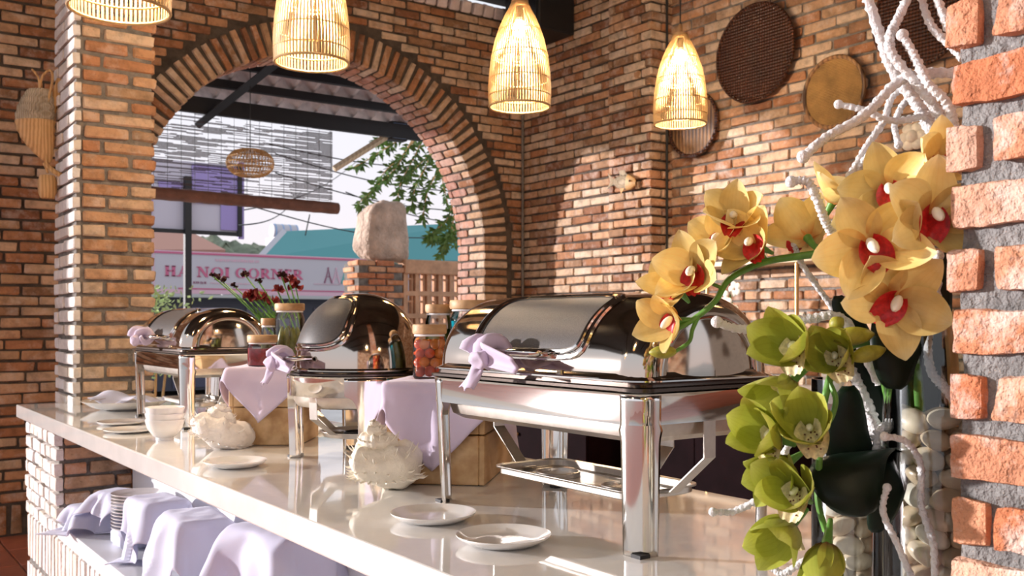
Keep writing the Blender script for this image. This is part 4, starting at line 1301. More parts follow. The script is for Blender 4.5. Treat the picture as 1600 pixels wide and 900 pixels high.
# woven fish trap and bell hanging on the left pillar
ft = thing('fish_trap_ornament', 'bamboo fish trap ornament with small wooden bell hung on the left pillar', 'wall ornament', (0, 0, 0))
tp = at(62, 110, 4.72)
def trap(u, w):
    a = 2 * PI * u
    c = at(62 - 10 * math.sin(w * PI) + 14 * w * w, 140 + 115 * w, 4.72)
    k = (.088 * math.sin(PI * min(1, .16 + w * .84)) ** .75 + .006) * (1 + .03 * math.sin(w * 60))
    return c + Vector((k * math.cos(a) * FY, -k * math.cos(a) * FX, 0)) * 1.0 + Vector((FX, FY, 0)) * k * .6 * math.sin(a)
MB().grid(lambda u, w: trap(u, w * .42), 24, 20, closeu=True).build('woven_top', M['weave_pale'], ft, ang=80)
MB().grid(lambda u, w: trap(u, .42 + w * .58), 24, 26, closeu=True).build('ribbed_body', M['bamboo'], ft, ang=80)
for pts, r_ in (([(62, 142), (60, 122), (50, 108)], .005), ([(62, 142), (66, 120), (78, 110), (82, 125), (72, 180), (72, 250), (80, 265)], .006), ([(70, 255), (85, 268), (103, 277)], .012), ([(68, 255), (75, 270)], .005)):
    MB().tube(smooth_path([at(a, b, 4.70) for a, b in pts], 5), r_, 7).build('cane', M['bamboo'], ft)
MB().prism([(-.022, -.17), (.016, -.17), (.03, .17), (-.004, .17)], -.008, .008, Matrix.Translation(at(86, 150, 4.74)) @ Matrix.Rotation(-YAW, 4, 'Z') @ Matrix.Rotation(R_(14), 4, 'Y') @ Matrix.Rotation(PI / 2, 4, 'X')).build('split_cane', M['bamboo'], ft, False)
MB().lathe([(.030, 0), (.042, .03), (.043, .08), (.034, .11), (1e-6, .115)], 24, at(74, 310, 4.70)).build('bell', M['bamboo'], ft)

bx_ = thing('wall_speaker', 'black box fixed high in the corner of the brick walls', 'speaker', (4.56, 5.94, 3.45))
MB().box((0, 0, .21), (.34, .44, .42), ch=.01).build('cabinet', M['black'], bx_, False)
MB().box((-.172, 0, .21), (.008, .38, .36), ch=.003).build('grille', M['black_gloss'], bx_, False)
cd = MB().tube([(4.715, 6.365, 0), (4.715, 6.365, 3.7)], .011, 8).build('conduit_pipe', M['mortar'], None); tag(cd, 'thin vertical grey pipe running down the brick corner', 'pipe')
mb = MB().tube([(4.86, 4.87, .9), (4.86, 4.87, 3.9)], .009, 8)
o = mb.build('conduit_pipe', M['wire'], None); tag(o, 'dark cable running down the set-back corner of the right wall', 'cable')

sh_ = thing('wall_shelf', 'light wooden shelf on the right brick wall behind the orchids', 'shelf', (XBW - .14, 3.90, 1.62))
MB().box((0, 0, .015), (.24, 1.36, .03), ch=.003).build('board', M['shelfwood'], sh_, False)
for y in (-.25, .45):
    MB().tube([(-.09, y, -.73), (-.09, y, 0)], .012, 10).build('post', M['brass'], sh_)
tr_ = MB().lathe([(1e-6, -.012), (.085, -.012), (.09, 0), (.085, .006), (1e-6, .004)], 40, sx=1.25).build('wooden_board', M['shelfwood'], None); tr_.location = onx(1051, 392, XBW - .06) + Vector((0, -.02, 0)); tr_.rotation_euler = (0, -PI / 2 + .1, .2); tag(tr_, 'round pale wooden board leaning against the corner behind the chain of orchids', 'board')
cn = MB().lathe([(.034, 0), (.03, .05), (.012, .12), (1e-6, .125)], 24).build('white_cone', M['porcelain'], None); cn.location = (XBW - .14, 3.98, 1.65); tag(cn, 'small white cone-shaped candle on the wooden wall shelf', 'candle')
sd = thing('shell_rosette', 'beige shell rosette on the brick wall above the top orchid', 'wall ornament', onx(1430, 214, XBW - .03))
for k in range(6):
    a = k * PI / 3
    MB().ball((-.02, .05 * math.cos(a), .05 * math.sin(a)), (.02, .04, .03), 10, 7).build('shell', M['shell'], sd)
MB().ball((-.035, 0, 0), (.025, .035, .035), 12, 8).build('shell', M['shell'], sd)

# white orchid plant on the back counter
wo = thing('potted_white_orchid', 'white orchid with dark leaves in a pot on the back counter', 'plant', (4.62, 4.0, TOP))
MB().lathe([(.055, 0), (.075, .14), (.08, .15), (.07, .15), (1e-6, .13)], 28).build('pot', M['porcelain'], wo)
for k in range(11):
    a = k * 2.4; L = .22 + .06 * math.sin(k * 3)
    def lf(u, w, a=a, L=L):
        x = u * L; y = (w - .5) * .09 * math.sin(PI * (u * .95 + .03)) ** .6; z = .15 + .30 * u * (1.0 - .45 * u) + (k % 3) * .03
        return Vector((x * math.cos(a) - y * math.sin(a), x * math.sin(a) + y * math.cos(a), z))
    MB().grid(lf, 9, 5).build('leaf', M['leaf_dark'], wo, solid=.002)
MB().tube([(0, 0, .14), (-.02, .03, .40), (-.03, .06, .55)], .006, 7).build('stem', M['stem'], wo)
for k in range(5):
    c = Vector((-.05 + .02 * math.sin(k * 2), .05 + .04 * math.cos(k * 2.3), .40 + .045 * k))
    mb = MB()
    for j in range(5):
        a = 2 * PI * j / 5
        mb.ball(c + Vector((-.012, .028 * math.cos(a), .028 * math.sin(a))), (.008, .022, .022), 8, 6)
    mb.build('blossom', M['white_flower'], wo)
wb = MB().lathe([(.04, 0), (.065, .06), (.07, .14), (.05, .22), (.035, .25), (.04, .27)], 32).build('white_vase', M['porcelain'], None); wb.location = (4.60, 3.32, TOP); tag(wb, 'white vase on the back counter behind the green orchids', 'vase')

# ================================================================ RED CARNATIONS behind the far dish
cv = thing('carnation_vase', 'bunch of dark red carnations behind the far chafing dish', 'flowers', (1.52, 3.42, TOP))
MB().open_lathe([(1e-6, 0), (.04, 0), (.042, .18), (.05, .20)], 28).build('vase', M['glass'], cv)
def carnation(u, v, d, s, mat):
    c = at(u, v, d) - Vector(cv.location)
    mb = MB(); r = random.Random(int(u * 7 + v))
    for j in range(16):
        th = r.uniform(0, 2 * PI); e = r.uniform(-.2, 1.2)
        dr = Vector((math.cos(th) * math.cos(e), math.sin(th) * math.cos(e), math.sin(e)))
        o1 = dr.orthogonal().normalized(); o2 = dr.cross(o1)
        k = len(mb.v)
        mb.add([c, c + dr * s + o1 * s * .55, c + dr * s * 1.15 + o2 * s * .1, c + dr * s - o1 * s * .55, c + dr * s * .5 + o2 * s * .35], [(0, 1, 2, 4), (0, 4, 2, 3)])
    fl = mb.build('carnation', mat, cv, True, ang=60)
    b = Vector((0, 0, .17))
    MB().tube(smooth_path([b + Vector((r.uniform(-.02, .02), r.uniform(-.02, .02), 0)), (b + c) / 2 + Vector((.01, 0, .02)), c], 4), .0028, 5).build('stem', M['stem'], cv)
for (u, v, s, m) in ((344, 437, .022, 'dark_flower'), (333, 432, .015, 'dark_flower'), (366, 447, .014, 'dark_flower'), (383, 430, .017, 'dark_flower'), (404, 440, .014, 'dark_flower'), (405, 468, .040, 'red_flower'), (392, 464, .028, 'red_flower'), (434, 455, .024, 'red_flower'), (452, 440, .028, 'red_flower'), (462, 449, .028, 'red_flower'), (440, 432, .02, 'dark_flower'), (425, 474, .03, 'red_flower')):
    carnation(u, v, 3.72 + rng.uniform(-.05, .05), s, M[m])
mb = MB()
for k in range(40):
    r = random.Random(k)
    b = at(r.uniform(400, 445), 500, 3.72) - Vector(cv.location); tpp = at(r.uniform(385, 465), r.uniform(462, 490), 3.72) - Vector(cv.location)
    sd_ = Vector((.004, .004, 0))
    mb.add([b - sd_, b + sd_, tpp], [(0, 1, 2)])
mb.build('leaves', M['stem'], cv, False, solid=.001)

# ================================================================ OUTSIDE
gr = struct('ground', MB().box((0, 60, -.2), (400, 400, .1)), M['asphalt'], smooth=False)
# awning outside the arch
aw = thing('awning', 'tiled awning on dark steel beams outside the arch', 'awning')
def awz(y): return 3.36 + (9.12 - y) * .30
for y in (7.55, 8.0, 8.36, 8.70, 9.05):
    h = .075 if y < 9 else .15
    MB().box((3.6, y, awz(y) - h / 2 - .02), (5.6, .06, h)).build('batten', M['beam'], aw, False)
for x in (3.0,):
    b0 = Vector((x, 9.2, awz(9.2) - .20)); b1 = Vector((x + .55, 6.8, awz(6.8) - .20))
    MB().tube([b0, b1], .045, 4).build('rafter', M['beam'], aw, False)
def tl_(u, w):
    return Vector(((u - .5) * .215, (w - .5) * .40, .05 * math.sin(2 * PI * u) + .02 + .02 * (.5 - w)))
tile_me = MB().grid(tl_, 11, 3).mesh('roof_tile', M['rooftile'])
lip_me = MB().tube([tl_(i / 10, .0) for i in range(11)], .012, 5).mesh('tile_lip', M['rooftile_edge'])
for rrow in range(6):
    for i in range(26):
        y = 9.09 - rrow * .36
        o = link('roof_tile', tile_me, aw, (1.0 + i * .205 + .02 * (rrow % 2), y, awz(y) + .03), (-math.atan(.30), 0, 0))
        link('tile_lip', lip_me, o)
# bamboo roll blind
bl_ = thing('bamboo_blind', 'half rolled bamboo blind hanging under the awning outside', 'blind', (0, 9.08, 0))
mb = MB(); r = random.Random(2)
z = 2.50
while z < 3.24:
    x = 2.28
    while x < 4.32:
        L = min(r.uniform(.05, .45), 4.322 - x)
        dens = .55 + .25 * (x > 3.75) + .12 * math.sin(z * 9) - .10 * (z > 3.0)
        if r.random() < dens: mb.box((x + L / 2, 0, z), (L, .004, .0060))
        x += L
    z += .0088
o = mb.build('slats', simple('blind_slat', (.08, .055, .06), .6), bl_, False); o['kind'] = 'stuff'
for i in range(17):
    MB().tube([(2.3 + i * .125, -.004, 2.46), (2.3 + i * .125, -.004, 3.25)], .0022, 4).build('string', M['wire'], bl_)
pts = [(2.26 + 2.12 * i / 24, 0, 2.445 - .02 * i / 24) for i in range(25)]
MB().tube(pts, [.058 + .004 * (i % 2) for i in range(25)], 16).build('roll', M['brown_roll'], bl_)
MB().box((3.3, 0, 3.26), (2.1, .03, .04)).build('head_rail', M['beam'], bl_, False)
# woven lantern
p = ony(391, 255, 8.35)
ln = thing('woven_lantern', 'round woven lantern hanging in front of the bamboo blind outside', 'lantern', p)
mb = MB()
for k in range(40):
    a = 2 * PI * k / 40
    mb.tube([(.205 * math.sin(PI * (.06 + .88 * j / 12)) ** .8 * math.cos(a), .205 * math.sin(PI * (.06 + .88 * j / 12)) ** .8 * math.sin(a), .125 * math.cos(PI * (.06 + .88 * j / 12))) for j in range(13)], .0042, 4)
o = mb.build('canes', M['bamboo'], ln); o['kind'] = 'stuff'
for f in (.2, .38, .5, .62, .8):
    R0 = .205 * math.sin(PI * f) ** .8
    MB().tube([(R0 * math.cos(2 * PI * i / 32), R0 * math.sin(2 * PI * i / 32), .125 * math.cos(PI * f)) for i in range(33)], .006, 5, False).build('hoop', M['bamboo'], ln)
MB().tube([(0, 0, .1), (0, 0, awz(8.35) - p.z)], .004, 5).build('cord', M['wire'], ln)
# strut and floodlight
o = MB().tube([ony(522, 264, 9.2), ony(625, 200, 9.1)], .035, 4).build('awning_strut', M['shelfwood'], None, False); tag(o, 'diagonal wooden strut beside the bamboo blind outside', 'strut')
fl_ = thing('floodlight', 'small box floodlight under the awning edge outside', 'light fitting', ony(620, 206, 9.1))
MB().box((0, 0, 0), (.20, .12, .20), ch=.01).build('housing', M['beam'], fl_, False)
MB().box((-.0, -.065, 0), (.16, .012, .16), ch=.004).build('lens', M['sign_blue'], fl_, False)
# garden post, boulder and lattice fence
gp = thing('garden_post', 'orange brick post carrying a pale boulder outside the arch', 'post', (0, 0, 0))
MB().box((4.84, 9.18, .94), (.51, .33, 1.88)).build('post_core', M['mortar'], gp, False)
GB = lay((4.575, 9.0), 0, .53, .0, 1.93, course=.066, bl=.19, proud=.006, own0=0, own1=1) + lay((4.575, 9.36), -PI / 2, .36, 0, 1.93, course=.066, bl=.19, proud=.006, own0=1, own1=0)
place(GB, 'brick_red', gp, 120, [(0, 470, 2000, 900)])
bo = MB(); 
def boulder(u, w):
    a = 2 * PI * u; th = PI * w
    sx = math.copysign(abs(math.cos(a)) ** .5, math.cos(a)); sy = math.copysign(abs(math.sin(a)) ** .5, math.sin(a))
    zz = math.copysign(abs(math.cos(th)) ** .45, math.cos(th)); k = math.sin(th) ** .4 if math.sin(th) > 1e-4 else 0
    p = Vector((.26 * sx * k * (1 - .14 * zz), .18 * sy * k, .31 * zz + .05 * sx * k * (zz > 0)))
    return p * (1 + .16 * vnoise(p, 4.5, 3) + .06 * vnoise(p, 14, 3))
bo.grid(boulder, 48, 28, closeu=True)
o = bo.build('boulder', M['stone'], None, ang=60); o.location = (4.955, 9.2, 2.23); tag(o, 'large pale pink boulder standing on the orange brick post', 'boulder')
lf_ = thing('lattice_fence', 'concrete lattice fence with square openings outside the arch', 'fence', (5.13, 9.1, 0))
MB().box((.9, 0, 1.86), (1.8, .16, .15), ch=.01).build('top_rail', M['concrete'], lf_, False)
pm_ = MB().box((0, 0, 0), (.035, .10, 1.785)).mesh('upright', M['concrete'], False)
hm_ = MB().box((0, 0, 0), (1.8, .105, .05)).mesh('cross_rail', M['concrete'], False)
im_ = MB().box((0, 0, 0), (.018, .06, .20)).mesh('inner_bar', M['concrete'], False)
ih_ = MB().box((0, 0, 0), (.10, .06, .018)).mesh('inner_bar', M['concrete'], False)
for i in range(13):
    link('upright', pm_, lf_, (.02 + i * .145, 0, .893))
    for j in range(5):
        if i < 12:
            for s in (-.028, .032): link('inner_bar', im_, lf_, (.02 + (i + .5) * .145 + s, .01, 1.69 - j * .24))
            link('inner_bar', ih_, lf_, (.02 + (i + .5) * .145, .012, 1.73 - j * .24))
for j in range(5): link('cross_rail', hm_, lf_, (.9, 0, 1.575 - j * .24))
# overhanging tree
tr = thing('overhanging_tree', 'tree branches with feathery green leaves hanging outside the arch', 'tree', (7.4, 11.0, 0))
def wp_(u, v, Y): return ony(u, v, Y) - Vector(tr.location)
MB().tube(smooth_path([(0, 0, 0), (.1, 0, 1.8), (-.2, -.1, 3.2), wp_(700, 150, 10.4)], 5), [.12] * 5 + [.10] * 5 + [.06] * 6, 10).build('trunk', M['bamboo'], tr)
mbr = MB(); mlf = MB(); r = random.Random(12)
twigs = [[(690, 150), (640, 205), (590, 240), (553, 262)], [(690, 150), (640, 230), (600, 270), (565, 325)], [(690, 160), (650, 240), (625, 290), (622, 330)], [(700, 170), (670, 250), (650, 290), (642, 325)], [(705, 180), (690, 260), (700, 320), (712, 380)], [(700, 170), (690, 250), (668, 300), (660, 345)], [(712, 300), (700, 340), (680, 360), (668, 372)], [(712, 320), (705, 360), (695, 380), (690, 400)], [(680, 150), (640, 190), (610, 210), (585, 222)], [(660, 190), (620, 260), (590, 290), (560, 318)], [(700, 190), (680, 230), (650, 262), (628, 280)], [(715, 350), (700, 370), (688, 372), (670, 375)]]
for tw in twigs:
    Y = 10.2 + r.uniform(-.35, .35)
    path = smooth_path([wp_(a, b, Y + .1 * i) for i, (a, b) in enumerate(tw)], 7)
    mbr.tube(path, [.012 - .008 * i / len(path) for i in range(len(path))], 5)
    for i, q in enumerate(path):
        if i < 4: continue
        for s in range(6):
            dr = Vector((r.uniform(-1, 1), r.uniform(-.6, .6), r.uniform(-1.0, .25))).normalized()
            L = r.uniform(.07, .13); n_ = dr.cross(Vector((r.random(), r.random(), r.random()))).normalized() * L * .19
            q2 = q + Vector((r.uniform(-.03, .03),) * 3)
            mlf.add([q2, q2 + dr * L * .45 + n_, q2 + dr * L, q2 + dr * L * .45 - n_], [(0, 1, 2, 3)])
mbr.build('branches', M['bamboo'], tr)
o = mlf.build('foliage', M['foliage'], tr, False, solid=.002); o['kind'] = 'stuff'
# bush at the left foot of the opening
bs_ = thing('leafy_bush', 'pale green leafy bush at the left edge of the arch opening', 'bush', (2.85, 10.2, 0))
mlf = MB(); r = random.Random(31)
for k in range(700):
    q = Vector((r.gauss(0, .18), r.gauss(0, .2), r.uniform(.7, 1.62)))
    dr = Vector((r.uniform(-1, 1), r.uniform(-1, 1), r.uniform(-.2, 1))).normalized(); L = r.uniform(.04, .08)
    n_ = dr.orthogonal().normalized() * L * .3
    mlf.add([q, q + dr * L * .5 + n_, q + dr * L, q + dr * L * .5 - n_], [(0, 1, 2, 3)])
o = mlf.build('foliage', simple('bush_leaf', (.42, .52, .20), .6, var=.4, vscale=9), bs_, False, solid=.002); o['kind'] = 'stuff'
for k in range(5): MB().tube([(.05 * math.cos(k), .05 * math.sin(k), 0), (.2 * math.cos(k), .2 * math.sin(k), 1.3)], .014, 6).build('stem', M['bamboo'], bs_)

# shop with the long sign across the street
SY = 18.0
shop = thing('shop_building', 'low dark shopfront below the long white sign across the street', 'building', (0, 0, 0))
MB().box((8.2, SY + 2.2, .86), (9.0, 4.0, 1.72)).build('wall', M['shop_dark'], shop, False)
MB().box((8.2, SY + .1, 1.745), (9.0, .6, .05)).build('awning_edge', simple('grey_sheet', (.42, .42, .42), .6), shop, False)
for i in range(6): MB().box((4.6 + i * 1.4, SY + .19, .8), (1.1, .03, 1.5)).build('window', simple('shop_glass', (.05, .05, .09), .1), shop, False)
sg = thing('shop_sign', 'long white shop sign reading HA NOI CORNER in rose serif letters', 'sign', (0, SY, 0))
SX0, SX1, SZ0, SZ1 = 4.55, 9.35, 1.79, 2.57
MB().box(((SX0 + SX1) / 2, .03, (SZ0 + SZ1) / 2), (SX1 - SX0, .06, SZ1 - SZ0)).build('board', M['sign_white'], sg, False)
def bar(x0, x1, z0, z1, mat, name='stripe', y=-.008):
    return MB().box(((x0 + x1) / 2, y, (z0 + z1) / 2), (x1 - x0, .012, z1 - z0)).build(name, M[mat], sg, False)
bar(SX0, SX1, 2.515, 2.55, 'sign_rose'); bar(SX0, SX1, 2.55, 2.57, 'sign_pale'); bar(SX0 + .95, SX1 - .45, 1.872, 1.895, 'sign_rose'); bar(SX0, SX1, 1.79, 1.865, 'sign_pale')
bar(SX0, SX0 + .52, 1.865, 1.90, 'sign_pale'); bar(SX0 + .50, SX0 + .52, 1.90, 2.52, 'sign_pale')
def px_x(u): return ony(u, 420, SY).x
LB, LT = 2.103, 2.292
def letter(ch, u0, u1):
    x0, x1 = px_x(u0), px_x(u1); w = x1 - x0; h = LT - LB; mb = MB()
    T, t = .052, .018
    def st(ax, az, bx, bz, th):
        a = Vector((x0 + ax * w, 0, LB + az * h)); b = Vector((x0 + bx * w, 0, LB + bz * h)); d = (b - a)
        mb.add([(a.x - th / 2, -.016, a.z), (a.x + th / 2, -.016, a.z), (b.x + th / 2, -.016, b.z), (b.x - th / 2, -.016, b.z), (a.x - th / 2, 0, a.z), (a.x + th / 2, 0, a.z), (b.x + th / 2, 0, b.z), (b.x - th / 2, 0, b.z)], [(0, 1, 2, 3), (7, 6, 5, 4), (0, 4, 5, 1), (3, 2, 6, 7), (0, 3, 7, 4), (1, 5, 6, 2)])
    def hz(ax, bx, z, th=.016):
        mb.box(((x0 + (ax + bx) / 2 * w), -.008, LB + z * h), ((bx - ax) * w, .016, th))
    def serif(cx, z): hz(cx - .17, cx + .17, z)
    def arc(cx, cz, rx, rz, a0, a1, th0, th1):
        n = 24; vs = []
        for i in range(n + 1):
            a = R_(a0 + (a1 - a0) * i / n); k = abs(math.cos(a)); th = th0 + (th1 - th0) * k
            for (sg_, yy) in ((.5, -.016), (-.5, -.016)):
                vs.append((x0 + cx * w + (rx * w + sg_ * th) * math.cos(a), yy, LB + cz * h + (rz * h + sg_ * th * .6) * math.sin(a)))
        mb.add(vs, [(2 * i, 2 * i + 1, 2 * i + 3, 2 * i + 2) for i in range(n)])
    if ch == 'H':
        for c in (.22, .78): st(c, 0, c, 1, T); serif(c, .04); serif(c, .96)
        hz(.22, .78, .52)
    elif ch == 'A':
        st(.12, 0, .5, 1, t); st(.85, 0, .48, 1, T); hz(.25, .7, .33); serif(.12, .04); serif(.86, .04)
    elif ch == 'N':
        st(.16, 0, .16, 1, t); st(.85, 0, .85, 1, t); st(.84, 0, .18, 1, T); serif(.16, .04); serif(.13, .96); serif(.85, .96)
    elif ch == 'O': arc(.5, .5, .42, .47, 0, 360, t, T)
    elif ch == 'C': arc(.54, .5, .44, .47, 45, 315, t, T); st(.88, .68, .88, .98, t)
    elif ch == 'I': st(.5, 0, .5, 1, T); hz(0, 1, .04); hz(0, 1, .96)
    elif ch == 'E':
        st(.25, 0, .25, 1, T); hz(.08, .9, .04, .02); hz(.08, .88, .96, .02); hz(.25, .7, .52); st(.88, .03, .88, .25, t); st(.86, .77, .86, .97, t)
    elif ch == 'R':
        st(.22, 0, .22, 1, T); serif(.22, .04); serif(.18, .96); arc(.42, .74, .30, .24, -90, 90, t, T); hz(.2, .45, .97); hz(.2, .45, .5); st(.88, .02, .46, .5, T); hz(.78, 1.0, .04)
    mb.build('letter', M['sign_rose'], sg, False, solid=.004)
for (ch, a, b) in (('H', 257, 275), ('A', 277, 297), ('N', 308, 326), ('O', 330, 348), ('I', 351.5, 358), ('C', 368, 384), ('O', 388, 404), ('R', 407, 422), ('N', 424, 441), ('E', 444, 456), ('R', 458, 473)):
    letter(ch, a, b)
# small illegible lines of print
r = random.Random(3)
for (u0, u1, z0, z1, m) in ((337, 406, 2.40, 2.455, 'sign_pale'), (303, 322, 1.975, 2.02, 'sign_dark'), (330, 395, 1.98, 2.005, 'sign_pale')):
    mb = MB(); x = px_x(u0)
    while x < px_x(u1):
        ww = r.uniform(.012, .03); mb.box((x, -.006, (z0 + z1) / 2 + r.uniform(-.004, .004)), (ww, .008, (z1 - z0) * r.uniform(.7, 1))); x += ww + r.uniform(.008, .02)
    o = mb.build('small_print', M[m], sg, False); o['kind'] = 'stuff'
# little towers and the picture on the right of the sign
for (u, wd, hh, m) in ((512.5, .16, .30, 'sign_dark'), (525, .16, .30, 'sign_pale'), (538, .13, .24, 'sign_teal')):
    x = px_x(u); z = 2.05
    mb = MB()
    for s in (-1, 1): mb.tube([(x + s * wd / 2, -.01, z), (x + s * wd * .22, -.01, z + hh * .45), (x, -.01, z + hh)], [.02, .014, .005], 4)
    mb.box((x, -.01, z + hh * .42), (wd * .5, .01, .014)); mb.ball((x, -.012, z + hh * .98), (.02, .008, .025), 8, 6)
    mb.build('tower_print', M[m], sg, False)
bar(px_x(490), px_x(532), 2.02, 2.03, 'sign_pale', 'tower_print'); bar(px_x(542), px_x(550), 2.10, 2.13, 'sign_blue', 'tower_print')

# black framed sign on a post
ps = thing('post_sign', 'purple and white sign in a black frame on a black post', 'sign', (0, 13.0, 0))
MB().box((4.093, 0, 1.6), (.085, .085, 3.2)).build('post', M['black'], ps, False)
MB().box((4.0, .06, 2.95), (1.58, .03, .92)).build('panel', M['lilac_white'], ps, False)
MB().box((4.0, .03, 2.47), (1.66, .05, .05)).build('frame_bar', M['black'], ps, False)
MB().box((4.81, .03, 2.94), (.06, .06, 1.0)).build('frame_bar', M['black'], ps, False)
MB().box((4.84, .05, 2.94), (.08, .03, 1.06)).build('edge_strip', M['purple'], ps, False)
def pat(poly, mat, y=.036): return MB().prism(poly, 0, .012, Matrix.Translation((0, y, 0)) @ Matrix.Rotation(PI / 2, 4, 'X')).build('print', M[mat], ps, False)
pat([(4.16, 2.86), (4.55, 2.86), (4.55, 2.52), (4.78, 2.52), (4.78, 3.38), (4.16, 3.38)], 'purple')
pat([(3.44 + .22 * math.cos(2 * PI * i / 32), 2.80 + .27 * math.sin(2 * PI * i / 32)) for i in range(32)], 'purple')
pat([(3.88 + .16 * math.cos(PI + PI * i / 16), 3.12 + .2 * math.sin(PI + PI * i / 16)) for i in range(17)], 'purple')

# far roofs, tank, tree line, cables
tb2 = thing('teal_roof_house', 'house with a teal sheet roof behind the white sign', 'building', (0, 0, 0))
a, b, c, d = ony(403, 407, 26), ony(443, 364, 27.5), ony(740, 350, 27.5), ony(740, 410, 26)
MB().add([a, d, c, b], [(0, 1, 2, 3)]).build('roof', M['teal_roof'], tb2, False, solid=.12)
MB().tube([a, b], .14, 4).build('barge_board', M['sign_white'], tb2, False)
MB().box((16, 27.4, 1.5), (12, 2.4, 3.0)).build('wall', M['sign_white'], tb2, False)
tb3 = thing('salmon_roof_house', 'house with a pale salmon roof at the left behind the sign', 'building', (0, 0, 0))
a, b, c, d = ony(352, 394, 27), ony(258, 345, 29), ony(150, 345, 29), ony(150, 394, 27)
MB().add([a, b, c, d], [(3, 2, 1, 0)]).build('roof', M['terra_roof'], tb3, False, solid=.15)
MB().box((6.2, 28.4, 1.5), (5.4, 2.6, 3.1)).build('wall', M['sign_white'], tb3, False)
p_wk = ony(443, 372, 31)
wk = thing('water_tank', 'shiny water tank on a stand behind the teal roof', 'water tank', ony(443, 372, 31))
MB().box((0, 0, -p_wk.z / 2 - .05), (.9, .9, p_wk.z + .1)).build('stand', M['sign_white'], wk, False)
tk = MB().tube([(-.42, 0, .22), (.42, 0, .22)], .24, 20).build('drum', M['sign_white'], wk)
for x in (-.36, -.1, .15, .4): MB().tube([(x, .0, .22), (x + .04, .0, .22)], .25, 20).build('band', M['sign_blue'], wk)
hl = thing('tree_line', 'hazy wooded hill on the horizon beyond the roofs', 'hill', (0, 0, 0))
def hill(u, w):
    x = -30 + 150 * u; h = 11.0 + 1.2 * math.sin(x * .12) + 1.5 * vnoise((x, 0, 0), .25, 1) + 1.2 * vnoise((x, 0, 0), .8, 2)
    return Vector((x, 86 + 16 * w + vnoise((x, w * 20, 0), .5, 2) * 2, h * math.sin(PI * min(1, w * .5 + .02)) ** .7 + .8 * vnoise((x, w * 30, 3), .7, 5) * w - .5))
o = MB().grid(hill, 260, 20).build('trees', M['hill'], hl, True, ang=180)
for k, (p0, p1, sag) in enumerate((((372, 352, 12), (470, 300, 20), .5), ((380, 318, 14), (720, 370, 16), .5), ((370, 330, 14), (560, 250, 22), .6), ((430, 270, 14), (720, 330, 15), .3), ((430, 240, 14), (720, 300, 15), .3), ((420, 225, 14), (720, 262, 15), .3), ((540, 300, 14), (720, 350, 15), .2))):
    a = ony(*p0); b = ony(*p1)
    pts = [a.lerp(b, i / 16) - Vector((0, 0, sag * math.sin(PI * i / 16) * .4)) for i in range(17)]
    o = MB().tube(pts, .010, 4).build('power_line', M['wire'], None)
    tag(o, ['power cable crossing the sky beside the purple sign', 'power cable sagging from the sign towards the boulder', 'power cable rising behind the bamboo blind', 'upper power cable behind the tree branches', 'second upper power cable behind the tree branches', 'topmost power cable under the awning', 'short power cable low beside the boulder'][k], 'cable', 'power cables over the street')
ant = MB().tube([ony(477, 368, 27), ony(484, 335, 27)], .02, 5).build('roof_antenna', M['wire'], None); tag(ant, 'thin antenna pole above the teal roof', 'antenna')
# ================================================================ VASES AND PEBBLES
V1, V2 = (1.137, .668), (1.190, .835)
def vase(label, c, r, h):
    t = thing('glass_vase', label, 'vase', (c[0], c[1], TOP), 0, 'glass cylinder vases')
    MB().open_lathe([(1e-6, .0), (r, .0), (r, .012), (r, h), (r - .003, h), (r - .003, .012), (1e-6, .012)], 56).build('glass_wall', M['glass'], t, ang=40)
    return t
vase('tall glass cylinder vase full of pebbles beside the near brick pillar', V1, .066, .40)
vase('shorter glass cylinder vase behind the green orchids', V2, .050, .30)
pebs = []
for k in range(7):
    mb = MB().ball((0, 0, 0), (.0215, .0165, .0135), 18, 12)
    mb.v = [tuple(Vector(p) * (1 + .18 * vnoise(p, 45, k + 20))) for p in mb.v]
    pebs.append(mb.mesh('pebble', M['pebble']))
def fill(c, r, h, lb, grp):
    z = .026; ly = 0
    while z < h:
        n = int(2 * PI * (r - .020) / .037)
        for k in range(n + 2):
            if k < n: a = 2 * PI * k / n + ly * 1.1; rr = r - .0205
            else: a = (k - n) * PI + ly; rr = .012 if r > .06 else .004
            if k == n + 1 and r < .06: continue
            o = link('pebble', pebs[rng.randrange(7)], None, (c[0] + rr * math.cos(a), c[1] + rr * math.sin(a), TOP + z + rng.uniform(-.003, .003)), (rng.uniform(-.5, .5), rng.uniform(-.5, .5), a + PI / 2 + rng.uniform(-.4, .4)), (rng.uniform(.85, 1.0),) * 3)
            tag(o, lb, 'pebble', grp)
        z += .0235; ly += 1
fill(V1, .0625, .262, 'smooth cream pebble inside the tall glass vase by the brick pillar', 'pebbles in the tall vase')
fill(V2, .0465, .13, 'smooth cream pebble inside the shorter glass vase', 'pebbles in the short vase')

